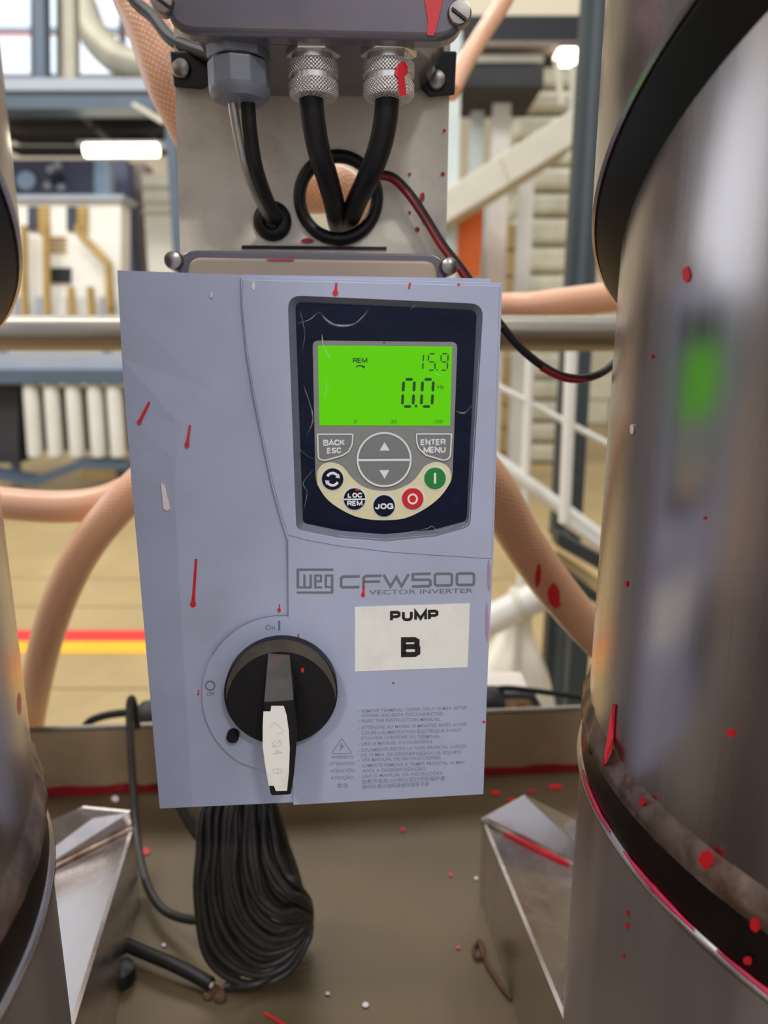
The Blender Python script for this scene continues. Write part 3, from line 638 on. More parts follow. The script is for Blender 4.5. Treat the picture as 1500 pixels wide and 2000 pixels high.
    q.lathe(cc, DN, [(Rk * .98, 0), (Rk, .002), (Rk, hk - .001), (Rk - .001, hk), (Rk * .6, hk + .0005)], 72); kn = q.build('rotary_switch', 'knob_black', t, smooth=35)
    q = MB(); q.lathe(F(456, 1433, HC), DN, [(.0032, 0), (.0032, .004), (.0025, .005)], 18); q.build('lock_tab', 'knob_black', kn, smooth=40)
    dust = circ(549, 1357, 108, 48, None, math.radians(174), math.radians(366), True) + circ(549, 1381, 108, 48, None, math.radians(353), math.radians(187), True)
    q = MB(); plate(q, dust, F, HC + hk + .0002, HC + hk + .0007); q.build('dust_layer', 'knob_dusty', kn)
    q = MB(); X5 = X; hg = .027
    a = [(*X5(900, 668), hk), (*X5(1042, 680), hk)]; b = [(*X5(875, 985), hg), (*X5(1066, 975), hg)]
    # dusty ramp of the handle
    A0, A1 = F(*a[0][:2], HC + hk + .0005), F(*a[1][:2], HC + hk + .0005); B0, B1 = F(*X5(873, 990), HC + hg), F(*X5(1068, 978), HC + hg)
    down = DN * (-(hg - hk)); B0d, B1d = B0 + down, B1 + down
    q.add([A0, A1, B1, B0, B0d, B1d], [[0, 1, 2, 3], [0, 3, 4], [1, 5, 2], [3, 2, 5, 4]]); q.build('handle_ramp', 'knob_dusty', kn)
    fr = [X5(872, 988), X5(1066, 976), X5(1086, 1130), X5(1086, 1300), X5(1072, 1470), X5(1050, 1612), X5(918, 1618), X5(893, 1500), X5(868, 1340), X5(862, 1200), X5(865, 1080)]
    ft = [F(*p, HC + hg) for p in fr]; cb = sum(ft, V()) / len(ft); fb = [p - DN * (hg - hk) for p in ft]
    q = MB(); q.prism(ft, fb); q.build('handle', 'knob_black', kn, bevel=.0008)
    q = MB(); ins = [X5(*p) for p in ((920, 1018), (1003, 1018), (1022, 1080), (1036, 1180), (1043, 1300), (1038, 1450), (1025, 1583), (950, 1585), (938, 1550), (903, 1550), (880, 1420), (863, 1290), (863, 1150), (868, 1055), (915, 1055))]
    plate(q, ins, F, HC + hg, HC + hg + .0004); q.build('handle_label', 'label_white', kn, label='scratched white strip on the switch handle')
    q = MB(); hh = HC + hg + .0004
    for path in ([(905, 1165), (940, 1128), (985, 1165), (1000, 1185), (985, 1203), (955, 1200)], [(942, 1250), (925, 1270), (940, 1290), (970, 1290), (990, 1270), (975, 1250), (942, 1250)], [(985, 1248), (925, 1295)],
                 [(990, 1330), (925, 1335)], [(955, 1350), (950, 1312), (990, 1330)], [(930, 1440), (965, 1438), (990, 1445), (990, 1465), (935, 1468), (930, 1440)], [(962, 1438), (962, 1468)]):
        add_stroke(q, [X5(*p) for p in path], .9, F, hh, hh + .0001)
    q.build('scratched_marks', 'engraving', kn)
    # groove of the cover around the switch
    q = MB(); add_stroke(q, [(562, 1053), (563, 1204)], 1.6, F, HC - .0004, HC + .00015); add_stroke(q, [(563, 1204)] + arc[:9], 1.5, F, HC - .0004, HC + .00015); q.build('cover_seam', 'drive_seam', fc)
    # --- paint
    def P(poly, mt, h): q = MB(); plate(q, poly, F, h - .0001, h + .0004); return q.build('paint_drip', mt, t)
    for (x0, y0, x1, y1, w0, w1, mt, hh) in ((383, 1092, 377, 1180, 5, 12, 'paint_red', HB), (371, 830, 365, 869, 4, 10, 'paint_red', HB + .0008), (546, 1180, 545, 1192, 2, 7, 'paint_red', HB), (657, 552, 655, 572, 4, 11, 'paint_red', HC + .0006),
                                         (711, 1144, 709, 1162, 3, 8, 'paint_red', HC), (801, 552, 799, 562, 3, 4, 'paint_red', HC + .0006), (583, 1238, 581, 1252, 2, 4, 'paint_red', HC), (388, 1348, 387, 1356, 2, 4, 'paint_red', HB), (896, 553, 896, 555, 3, 5, 'paint_red', HC + .0006)):
        P(drip_poly(x0, y0, x1, y1, w0, w1), mt, hh)
    q = MB(); plate(q, drip_poly(292, 785, 272, 824, 5, 9), F, HB - .0036, HB - .0022); q.build('paint_drip', 'paint_red', t)
    q = MB(); plate(q, [(314, 942), (322, 948), (327, 970), (331, 985), (332, 994), (326, 998), (319, 994), (317, 970)], F, HB - .0012, HB - .0002); q.build('paint_drip', 'paint_pale', t)
    for (x, y, rx, ry, mt, hh) in ((495, 558, 3, 9, 'paint_pale', HC + .0006), (413, 576, 2.5, 6, 'paint_pale', HB), (768, 1334, 2, 2, 'paint_red', HC), (945, 1410, 2.5, 2.5, 'paint_red', HC), (698, 957, 4, 2.5, 'paint_red', HK + .0022), (750, 669, 2, 2, 'paint_red', HK + .0006), (957, 1076, 3, 12, 'paint_faint', HC), (955, 1122, 3, 30, 'paint_faint', HC), (951, 1215, 3, 36, 'paint_faint', HC)):
        P(blob_poly(x, y, rx, ry), mt, hh)
    q = MB(); hh = HC + .0165
    for (x, y, rx, ry) in ((535.5, 1295, 6, 5), (557, 1323, 5, 4)):
        plate(q, blob_poly(x, y, rx, ry), F, HC + .012, HC + .0135)
    q.build('paint_drip', 'paint_red', kn)
    q = MB(); plate(q, blob_poly(591, 1309, 3, 5), F, HC + hk + .0003, HC + hk + .0009); q.build('paint_drip', 'paint_red', kn)
    # rear housing seen over the top edge
    Hh = lambda d: (lambda x, y, h=0.: F(x, y, -d + h))
    q = MB(); plate(q, rpoly([(330, 700), (352, 488), (866, 497), (884, 700)], [0, 34, 34, 0], 6), Hh(.095), -.03, 0); rh = q.build('rear_housing', 'lid_grey', t, bevel=.001)
    q = MB(); plate(q, rpoly([(340, 690), (372, 503), (850, 510), (874, 690)], [0, 22, 22, 0], 6), Hh(.095), 0, .004); q.build('rear_cover', 'plastic_warm_lit', rh, bevel=.0015)
    for (x, y) in ((340, 509), (876, 521)):
        q = MB(); q.lathe(F(x, y, -.093), DN, [(.0052, -.012), (.0052, .002), (.0046, .004), (.002, .0052)], 20); q.build('cover_screw', 'screw', rh, smooth=40)
    q = MB(); plate(q, [(520, 506), (575, 506), (570, 509), (530, 509)], Hh(.0945), .0035, .0045); q.build('paint_drip', 'paint_red', t)
    # rear bosses that hold the drive on the plate
    q = MB(); c = F(610, 900, -.125); q.box(V((c.x, (c.y + NY(POSTY)) / 2, c.z)), (.09, NY(POSTY) - c.y - .002, .12)); q.build('mounting_boss', 'box_grey', t)
make_drive()
# ================================================================== JUNCTION BOX AND GLANDS
def make_box():
    YF = .2276; YB = POSTY; yf = NY(YF); yb = NY(YB)
    t = root('junction_box', 'glossy grey junction box with three cable glands at the top of the plate', 'junction box', AY(610, 75, .245))
    lid = rpoly([(300, -260), (925, -260), (905, 78), (326, 64)], [0, 0, 60, 60], 8)
    m = MB(); fr = [AY(*p, YF) for p in lid]; c = sum(fr, V()) / len(fr)
    m.prism(fr, [p + V((0, .014, 0)) for p in fr]); lo = m.build('lid', 'lid_grey', t, bevel=.003, smooth=30)
    # body behind the lid, its underside is dark and shows the glands
    zb = AY(610, 75, YF).z; xl, xr = AY(318, 75, YF).x + .004, AY(905, 75, YF).x - .004; zt = zb + .16
    m = MB(); loop = [(xl, zt), (xl, zb + .022), (xl + .007, zb + .009), (xl + .020, zb + .002), (xr - .020, zb + .002), (xr - .007, zb + .009), (xr, zb + .022), (xr, zt)]
    m.prism([V((x, yf + .012, z)) for x, z in loop], [V((x, yb - .002, z)) for x, z in loop]); m.build('body', 'box_grey', t, bevel=.002)
    m = MB(); m.prism([AY(x, y, YB - .006) for x, y in ((332, 100), (892, 100), (888, 186), (838, 190), (800, 150), (440, 150), (395, 175), (340, 170))], [AY(x, y, YB) for x, y in ((332, 100), (892, 100), (888, 186), (838, 190), (800, 150), (440, 150), (395, 175), (340, 170))])
    ear = m.build('mounting_ears', 'rubber_black', t, bevel=.001)
    for (x, y) in ((355, 135), (853, 157)):
        m = MB(); m.lathe(AY(x, y, YB - .006), (0, -1, 0), [(.0060, -.004), (.0060, .001), (.0050, .0028), (.0022, .0036)], 24); m.build('ear_screw', 'screw', t, smooth=40)
    for (x, y) in ((318, 4), (897, 27)):
        s = MB(); s.lathe(AY(x, y, YF), (0, -1, 0), [(.0060, -.004), (.0060, .0012), (.0052, .0024), (.0018, .0026)], 24); sc_ = s.build('lid_screw', 'screw', t, smooth=40)
        s = MB(); s.box(AY(x, y, YF - .0026), (.009, .0006, .0012), Matrix.Rotation(.6, 3, 'Y')); s.build('screw_slot', 'void', sc_)
    S = PY(YF)
    for poly in ([(826, -20), (868, -20), (858, 30), (850, 62), (846, 70), (834, 68), (836, 40)],):
        m = MB(); plate(m, poly, S, -.0005, .0006); m.build('paint_run', 'paint_red', lo)
    # glands
    def gland(px, y0, y1, wpx, metal):
        Y = .2450; top = AY(px, y0, Y); top.z = zb + .004; bot = AY(px, y1 - 6, Y); L = top.z - bot.z; r = wpx / FPX * ((top - CAM).dot(FWD) * .97) / 2
        ax = (0, 0, -1)
        if metal:
            g = MB(); g.lathe(top, ax, [(r * 1.04, 0), (r * 1.06, L * .02), (r * 1.06, L * .16), (r * 1.0, L * .18)], 6, .5); g0 = g.build('cable_gland', 'nickel', t, bevel=.0008)
            g = MB(); g.lathe(top, ax, [(r * .86, L * .15), (r * .86, L * .33)], 40); g.build('gland_neck', 'nickel', g0, smooth=40)
            g = MB(); g.lathe(top, ax, [(r * .92, L * .31), (r * .97, L * .33), (r * .97, L * .56), (r * .93, L * .57)], 48); g.build('knurled_ring', 'knurl', g0, smooth=30)
            g = MB(); g.lathe(top, ax, [(r * .90, L * .56), (r * .90, L * .70)], 48); g.build('gland_band', 'nickel', g0, smooth=40)
            g = MB(); g.lathe(top, ax, [(r * .93, L * .69), (r * .97, L * .71), (r * .97, L * .91), (r * .88, L * .98), (r * .62, L)], 48); g.build('knurled_ring', 'knurl', g0, smooth=30)
        else:
            g = MB(); g.lathe(top, ax, [(r * 1.04, 0), (r * 1.04, L * .23), (r * .98, L * .25)], 6, .25); g0 = g.build('cable_gland', 'gland_grey', t, bevel=.001)
            g = MB(); g.lathe(top, ax, [(r * .9, L * .23), (r * .9, L * .30)], 40); g.build('gland_neck', 'rubber_black', g0, smooth=40)
            g = MB(); g.lathe(top, ax, [(r * .98, L * .28), (r * 1.03, L * .31), (r * 1.03, L * .78)], 10, .1); g.build('gland_nut', 'gland_grey', g0, bevel=.001)
            g = MB(); g.lathe(top, ax, [(r * 1.02, L * .77), (r * 1.0, L * .86), (r * .86, L * .97), (r * .6, L)], 40); g.build('gland_dome', 'gland_grey', g0, smooth=40)
        return g0
    gland(464, 65, 207, 122, False); gland(611, 80, 200, 104, True); g2 = gland(759, 85, 202, 108, True)
    gt = AY(759, 85, .2450); gr = 108 / FPX * ((gt - CAM).dot(FWD) * .97) / 2 * .975
    m = MB(); plate(m, [(770, 145), (778, 124), (788, 119), (796, 128), (797, 142), (790, 150), (794, 186), (780, 188), (777, 152)], lambda x_, y_, h: CY(x_, y_, (gt.x, gt.y), gr + h), .0001, .0008); m.build('paint_run', 'paint_red', t)
make_box()

# ================================================================== CABLES
def cable(name, pts, r, m, label, cat='cable', seg=14, group=None):
    mb = MB(); mb.tube([AY(*p) for p in pts], r, seg, 8)
    return tag(mb.build(name, m, None, smooth=60), label, cat, group)
cable('power_cable', [(607, 185, .245), (612, 235, .247), (622, 290, .252), (640, 350, .265), (652, 395, .282), (658, 430, .305), (664, 450, .335)], .0066, 'cable_black', 'thick black cable hanging from the middle metal gland into the round hole')
cable('power_cable', [(757, 188, .245), (752, 240, .247), (741, 290, .252), (720, 345, .263), (698, 390, .280), (684, 425, .300), (676, 447, .335)], .0066, 'cable_black', 'thick black cable bending from the paint-marked metal gland into the round hole')
cable('signal_cable', [(484, 195, .246), (489, 260, .249), (501, 330, .258), (522, 390, .275), (540, 425, .294), (547, 436, .315)], .0040, 'cable_black', 'thin black cable from the grey plastic gland to the small hole')
cable('signal_cable', [(453, 195, .246), (464, 260, .249), (480, 330, .258), (505, 390, .275), (524, 424, .294), (528, 434, .315)], .0026, 'cable_silver', 'thin pale silver cable from the grey plastic gland to the small hole')
def make_wire():
    pts = [(745, 341, .290), (770, 348, .290), (800, 378, .289), (832, 425, .288), (865, 478, .286), (905, 530, .283), (945, 590, .281), (981, 638, .281), (1015, 678, .281), (1060, 715, .282), (1105, 736, .284), (1150, 737, .288), (1190, 718, .300), (1235, 670, .335)]
    t = root('control_wire', 'thin black wire smeared with red paint looping behind the right tank', 'wire', AY(1105, 736, .28))
    m = MB(); m.tube([AY(*p) for p in pts], .0027, 12, 8); m.build('wire', 'cable_black', t, smooth=60)
    for (a, b) in ((0, 8), (9, 14)):
        m = MB(); m.tube([AY(p[0] - 3, p[1] + 3.2, p[2] - .0010) for p in pts[a:b]], .0021, 10, 8); m.build('paint_coat', 'cable_red', t, smooth=60)
make_wire()
def make_coil():
    t = root('cable_coil', 'hanging coil of many black cable loops below the drive', 'cable coil', AZ(490, 1925, TRAYZ))
    N = 24
    for i in range(N):
        s = i / (N - 1); j = lambda a=4: random.uniform(-a, a)
        A = [(410, 1565, .300), (392, 1670, .288), (385, 1765, .283), (408, 1868, .280), (480, 1924, .282), (555, 1900, .290), (597, 1838, .300), (600, 1800, .312), (575, 1715, .330), (540, 1640, .330), (515, 1565, .326)]
        B = [(525, 1565, .308), (528, 1628, .300), (540, 1672, .294), (556, 1704, .291), (574, 1726, .290), (590, 1742, .294), (602, 1764, .302), (600, 1780, .314), (572, 1700, .326), (548, 1630, .326), (530, 1565, .322)]
        yo = random.uniform(-.006, .004)
        pts = [(a[0] + (b[0] - a[0]) * s + j(5), a[1] + (b[1] - a[1]) * s + j(5), a[2] + (b[2] - a[2]) * s + yo) for a, b in zip(A, B)]
        m = MB(); m.tube([AY(*p) for p in pts], .0030, 10, 7, True); m.build('cable_loop', 'coil_black', t, smooth=60)
    m = MB(); m.tube([AY(x, y, Y) for x, y, Y in ((268, 1420, .46), (262, 1375, .455), (256, 1364, .45), (252, 1385, .445), (255, 1460, .43), (262, 1560, .41), (268, 1640, .385), (283, 1715, .352), (310, 1768, .330), (345, 1790, .318), (392, 1797, .306), (430, 1785, .30))], .0037, 12, 8); m.build('cable_tail', 'coil_black', t, smooth=60)
    m = MB(); m.tube([AY(x, y, Y) for x, y, Y in ((350, 1570, .32), (375, 1612, .315), (400, 1650, .31), (420, 1700, .31))], .0048, 12, 6); m.build('cable_tail', 'coil_black', t, smooth=60)
    m = MB(); m.tube([AY(x, y, Y) for x, y, Y in ((440, 1929, .277), (500, 1921, .277), (545, 1895, .287))], .0034, 12, 6); m.build('cable_tail', 'coil_black', t, smooth=60)
make_coil()
def make_stub():
    a = [AZ(x, y, TRAYZ + z) for x, y, z in ((180, 1815, .012), (262, 1852, .012), (330, 1880, .012), (375, 1902, .010), (412, 1923, .009))]
    m = MB(); m.tube(a, .0052, 14, 6)
    t = root('cut_cable', 'short black cable with a cut end lying on the tray beside the coil', 'cable', a[2])
    m.build('sheath', 'cable_black', t, smooth=60)
    d = (a[-1] - a[-2]).normalized(); m = MB(); m.lathe(a[-1], d, [(.0022, 0), (.0022, .0012), (.001, .0018)], 12); m.build('cut_core', 'paint_pale', t, smooth=60)
make_stub()

# ================================================================== TANKS
def make_tank(c, label, zh, spots, rh=1.073):
    z1 = -.93; z3 = -1.12
    t = root('stainless_tank', label, 'tank', (c[0], c[1], CAMZ + TRAYZ)); u = TS; Z = CAMZ; ax = (0, 0, 1); b = (c[0], c[1], Z)
    zt = TRAYZ
    m = MB(); m.lathe(b, ax, [(.97 * u, zt), (1.0 * u, zt + .02), (1.012 * u, zt + .05), (1.012 * u, z3 * u - .006), (1.006 * u, z3 * u)], 160); m.build('base_shell', 'steel_base', t, smooth=30)
    m = MB(); m.lathe(b, ax, [(1.006 * u, (z3 - .012) * u), (1.02 * u, (z3 - .008) * u), (1.024 * u, z3 * u), (1.02 * u, (z3 + .008) * u), (1.006 * u, (z3 + .012) * u)], 160, capped=False); m.build('rolled_edge', 'steel', t, smooth=60)
    m = MB(); m.lathe(b, ax, [(1.01 * u, (z3 + .008) * u), (1.014 * u, (z3 + .03) * u), (1.010 * u, (z3 + .08) * u), (1.004 * u, (z3 + .115) * u)], 160, capped=False); m.build('clamp_groove', 'weld_dark', t, smooth=60)
    seg = 220; m = MB(); prof = [(1.002, z3 + .112), (1.020, z3 + .125), (1.018, z3 + .150), (1.008, z1 - .012), (.998, z1 + .005)]; vs = []; fs = []
    for q, (r, z) in enumerate(prof):
        for k in range(seg):
            a = 2 * math.pi * k / seg; w_ = .0004 * math.sin(k * 1.7) + random.uniform(-.0003, .0003) if 0 < q < 4 else 0
            vs.append(V((c[0] + (r * u + w_) * math.cos(a), c[1] + (r * u + w_) * math.sin(a), Z + z * u + w_)))
    for q in range(len(prof) - 1):
        for k in range(seg): fs.append([q * seg + k, q * seg + (k + 1) % seg, (q + 1) * seg + (k + 1) % seg, (q + 1) * seg + k])
    m.add(vs, fs); m.build('weld_bead', 'weld', t, smooth=60)
    def cut(name, rows, mt, lab=None):      # shell whose rows follow the slanted joint: (radius, height, slope of the joint)
        g = 160; vs = []; fs = []
        for (r, z, sl) in rows:
            for k in range(g):
                a = 2 * math.pi * k / g; dx, dy = r * math.cos(a), r * math.sin(a); vs.append(V((c[0] + dx * u, c[1] + dy * u, Z + (z + sl * dy) * u)))
        for q in range(len(rows) - 1):
            for k in range(g): fs.append([q * g + k, q * g + (k + 1) % g, (q + 1) * g + (k + 1) % g, (q + 1) * g + k])
        m = MB(); m.add(vs, fs); return m.build(name, mt, t, smooth=30, label=lab)
    SL = -.47
    bd = cut('body', [(1.0, z1 - .03, 0), (1.0, zh - .06, SL)], 'steel')
    cut('gasket', [(1.0, zh - .078, SL), (1.01, zh - .07, SL), (rh - .013, zh - .012, SL), (rh - .013, zh + .12, SL), (.5, zh + .2, SL)], 'liner_black', 'black rubber gasket under the slanted tank hood')
    cut('hood', [(rh - .015, zh + .002, SL), (rh - .007, zh - .003, SL), (rh, zh + .002, SL), (rh, 2.4, 0), (1.0, 2.6, 0), (.3, 2.75, 0), (.002, 2.76, 0)], 'steel')
    for (x, y, rx, ry, r, rot) in spots:
        S = lambda x_, y_, h: CY(x_, y_, c, (r + h) * u)
        q = MB(); poly = blob_poly(x, y, rx, ry, 22, .12, rot); plate(q, poly, S, .0006, .0022); q.build('paint_spot', 'paint_red', t)
    return t
R_SP = [(1340, 536, 8, 15, 1.0, 0), (1272, 696, 2.5, 4, 1.0, 0), (1222, 1140, 3, 6, 1.0, 0), (1427, 1432, 9, 7, 1.0, 0), (1378, 1680, 14, 20, 1.012, .4), (1474, 1806, 10, 14, 1.018, 0), (1225, 1783, 3, 6, 1.012, 0), (1224, 1808, 4, 6, 1.012, 0), (1217, 1868, 3, 5, 1.012, 0), (1460, 1876, 9, 9, 1.016, 0), (1255, 1565, 6, 10, 1.012, .5), (1140, 1455, 3, 16, 1.02, 0), (1375, 1012, 2.5, 4, 1.0, 0)]
tr = make_tank(TR, 'polished stainless tank with red paint splashes right of the drive', .426, R_SP)
L_SP = [(38, 1375, 4, 22, .998, 0)]
tl = make_tank(TL, 'stainless tank cut by the left edge of the view', .40, L_SP, 1.09)
def tank_extra():
    u = TS; S = lambda x_, y_, h: CY(x_, y_, TR, (1.0 + h + .022 * max(0, min(1, (y_ - 1440) / 40))) * u)
    m = MB(); plate(m, [(1196, 1374), (1202, 1376), (1199, 1440), (1194, 1470), (1184, 1492), (1175, 1496), (1180, 1478), (1190, 1440)], S, .0006, .0025); m.build('paint_run', 'paint_red', tr)
    # paint left along the rolled edge, in broken runs
    for (g0, g1) in ((172, 186), (190, 203), (206, 224), (227, 240)):
        N = 16; pts = []; rr = []
        for k in range(N + 1):
            a = math.radians(g0 + (g1 - g0) * k / N); pts.append(V((TR[0] + math.cos(a) * 1.0165 * u, TR[1] + math.sin(a) * 1.0165 * u, CAMZ + (-1.12 + .013) * u)))
            rr.append((.0004 + .0011 * math.sin(math.pi * k / N) * (.6 + .4 * random.random())))
        m = MB(); m.tube(pts, rr, 8, 2); m.build('paint_run', 'paint_pink', tr, smooth=60)
    m = MB(); S2 = lambda x_, y_, h: CY(x_, y_, TR, (1.0 + h) * u)
    plate(m, blob_poly(1234, 838, 4, 10), S2, .0005, .003); m.build('paint_spot', 'paint_pale', tr)
tank_extra()
def make_foot(tank, A, Bp, peak, plate_r, Q, Pf, side):
    """bent-sheet foot that ties a tank to the tray: upright end plate, sloping sheet, side sheet"""
    a = AY(*A, .3505); ab = V((a.x, a.y, CAMZ + TRAYZ)); q = AZ(*Q, TRAYZ); d = (q - ab); d.z = 0; d.normalize(); n = V((-d.y, d.x, 0))
    r = ray(*Pf); s_ = (ab - CAM).dot(n) / r.dot(n); pf = CAM + r * s_
    pf2 = a + (pf - a) * 1.5; q2 = ab + (q - ab) * 1.6
    b = AY(*Bp, .33); off = (b - a) * 1.6
    foot = MB(); up = V((0, 0, .003))
    sl = [a, pf2, pf2 + off * 1.1, a + off]; th = V((0, 0, -.003))
    foot.prism(sl, [p + th for p in sl]); f = foot.build('foot_bracket', 'steel', tank, bevel=.0012)
    m = MB(); low = V((pf2.x, pf2.y, min(pf2.z, q2.z)))
    sd = [a, ab, q2, pf2]; inn = n * (.003 if (n.x > 0) == (side > 0) else -.003); m.prism(sd, [p + inn for p in sd]); m.build('side_sheet', 'steel', f)
    m = MB(); pk = [a] + [AY(*p, .3505) for p in peak] + [AY(*plate_r, .337), a + off]; m.prism(pk, [p + V((0, .003, 0)) for p in pk]); m.build('end_plate', 'steel', f)
    m = MB(); m.tube([a + off * t_ + V((0, -.002, .001)) for t_ in (0, .25, .5, .75, 1)], .0028, 8, 4); m.build('weld_seam', 'weld', f, smooth=60)
    return f, a, off
fr_, a_, o_ = make_foot(tr, (941, 1602), (1110, 1684), [(1026, 1556), (1118, 1602)], (1160, 1622), (1012, 2000), (1104, 2000), 1)
m = MB(); m.tube([a_ + o_ * t_ + V((0, -.005, .0015)) for t_ in (.16, .3, .5, .62)], [.001, .003, .0026, .0015], 8, 4); m.build('paint_run', 'paint_red', fr_, smooth=60)
fl_, a_, o_ = make_foot(tl, (261, 1617), (100, 1698), [(252, 1587), (160, 1578), (85, 1612)], (50, 1632), (226, 2000), (148, 1992), -1)
for (x, y) in ((150, 1648), (168, 1640)):
    q = MB(); plate(q, blob_poly(x, y, 11, 3, rot=-.5), PY(.3475), -.001, .001); q.build('paint_spot', 'paint_red', fl_)

p = AZ(236, 1915, TRAYZ); m = MB(); m.lathe(p, (0, 0, 1), [(.011, 0), (.012, .004), (.011, .012), (.006, .015)], 24); m.build('rubber_foot', 'rubber_black', fl_, smooth=40)
m = MB(); m.tube([AZ(x, y, TRAYZ + .002) for x, y in ((935, 1838), (926, 1850), (928, 1868), (942, 1868), (944, 1850), (935, 1838), (950, 1880), (965, 1905), (985, 1935), (1000, 1950))], .0016, 8, 6)
tag(m.build('wire_loop', 'rust', None, smooth=60), 'small rusty wire loop lying on the tray beside the right tank foot', 'wire')
# ================================================================== HOSES
def hose(pts, r, label, extra=()):
    m = MB(); m.tube([AY(*p) for p in pts], r, 22, 10)
    return tag(m.build('braided_hose', 'hose', None, smooth=80), label, 'hose', 'salmon braided hoses')
hose([(215, -160, .40), (262, -20, .40), (300, 70, .39), (345, 190, .385), (440, 330, .39), (600, 370, .41), (672, 375, .42), (702, 470, .43)], .0185, 'braided salmon hose running down behind the junction box to the round hole')
hose([(700, 760, .47), (820, 660, .56), (960, 607, .60), (1040, 600, .60), (1130, 588, .60), (1215, 578, .60), (1330, 565, .61), (1500, 560, .62), (1800, 570, .62)], .0178, 'braided salmon hose lying along the rail at the right of the drive')
hose([(-520, 900, .50), (-300, 925, .49), (-120, 960, .47), (0, 982, .46), (120, 990, .455), (210, 978, .45), (300, 940, .45), (450, 900, .45), (600, 930, .45)], .0166, 'braided salmon hose running level from the left edge to the drive')
h = hose([(760, 800, .39), (880, 860, .38), (960, 950, .375), (1010, 1040, .385), (1070, 1130, .40), (1130, 1205, .42), (1190, 1270, .44), (1240, 1330, .46)], .0190, 'braided salmon hose sloping down to the right tank with a red smear')
for (x, y, rx, ry, rot, d) in ((1051, 1125, 6, 22, .1, .3645), (1082, 1165, 12, 26, -.2, .3725)):
    q = MB(); plate(q, blob_poly(x, y, rx, ry, 16, .15, rot), PY(d), -.004, .0006); q.build('paint_spot', 'paint_red', h)
hose([(480, 760, .44), (380, 840, .43), (300, 920, .425), (235, 985, .42), (170, 1065, .43), (125, 1150, .445), (92, 1245, .465), (70, 1340, .49), (56, 1430, .52), (50, 1520, .54)], .0170, 'braided salmon hose curving down from the drive past the left tank')
m = MB(); m.tube([AY(*p) for p in ((1010, -60, .8), (985, 0, .8), (940, 70, .78), (905, 130, .75), (880, 180, .72))], .0125, 14, 6)
tag(m.build('thin_hose', 'hose', None, smooth=80), 'thin reddish hose rising behind the right side of the junction box', 'hose')
m = MB(); m.tube([AY(*p) for p in ((225, -60, .34), (262, 0, .33), (300, 34, .32), (340, 80, .305), (420, 112, .285))], .0040, 12, 6)
tag(m.build('sensor_cable', 'cable_black', None, smooth=80), 'black cable crossing the hose at the upper left of the junction box', 'cable')
# ================================================================== THINGS BEHIND THE TRAY LIP
def behind_lip():
    LZ = TRAYZ + .083
    c = AY(290, 1402, .535); t = root('plug_connector', 'black plug connector behind the tray lip at the left of the drive', 'plug', c - V((0, 0, .02)))
    m = MB(); m.lathe(AY(268, 1408, .53), (1, 0, 0), [(.018, 0), (.024, .006), (.026, .02), (.026, .05), (.022, .06)], 28); m.build('body', 'rubber_black', t, smooth=40)
    m = MB(); m.tube([AY(*p) for p in ((272, 1395, .53), (250, 1392, .53), (205, 1398, .53), (172, 1412, .53), (160, 1440, .53), (158, 1475, .54))], .005, 12, 8); m.build('lead', 'cable_black', t, smooth=60)
    c = AY(975, 1372, .53); t = root('plug_connector', 'black plug connector behind the tray lip at the right of the drive', 'plug', c - V((0, 0, .02)))
    m = MB(); m.lathe(AY(925, 1378, .53), (1, 0, 0), [(.02, 0), (.024, .01), (.024, .028), (.02, .036)], 28); m.build('body', 'rubber_black', t, smooth=40)
    m = MB(); m.tube([AY(*p) for p in ((955, 1365, .53), (965, 1349, .53), (990, 1344, .53), (1040, 1349, .53), (1100, 1357, .53), (1170, 1368, .53))], .0036, 12, 8); m.build('lead', 'cable_black', t, smooth=60)
    t = root('control_case', 'small pale case with orange paint spots behind the tray lip', 'case', AY(1010, 1440, .56))
    m = MB(); q = [(955, 1470), (955, 1350), (1035, 1352), (1062, 1400), (1066, 1470)]; m.prism([AY(*p, .55) for p in q], [AY(*p, .55) + V((0, .06, 0)) for p in q]); bd = m.build('shell', 'case_white', t, bevel=.003)
    m = MB(); m.tube([AY(*p, .546) for p in ((950, 1358), (1030, 1358), (1042, 1366), (1062, 1402))], .005, 10, 6); m.build('edge_seal', 'glass_dark', t, smooth=60)
    for (x, y) in ((983, 1386), (1018, 1384)):
        q = MB(); plate(q, blob_poly(x, y, 11, 8), PY(.55), -.0005, .001); q.build('paint_spot', 'paint_orange', t)
behind_lip()

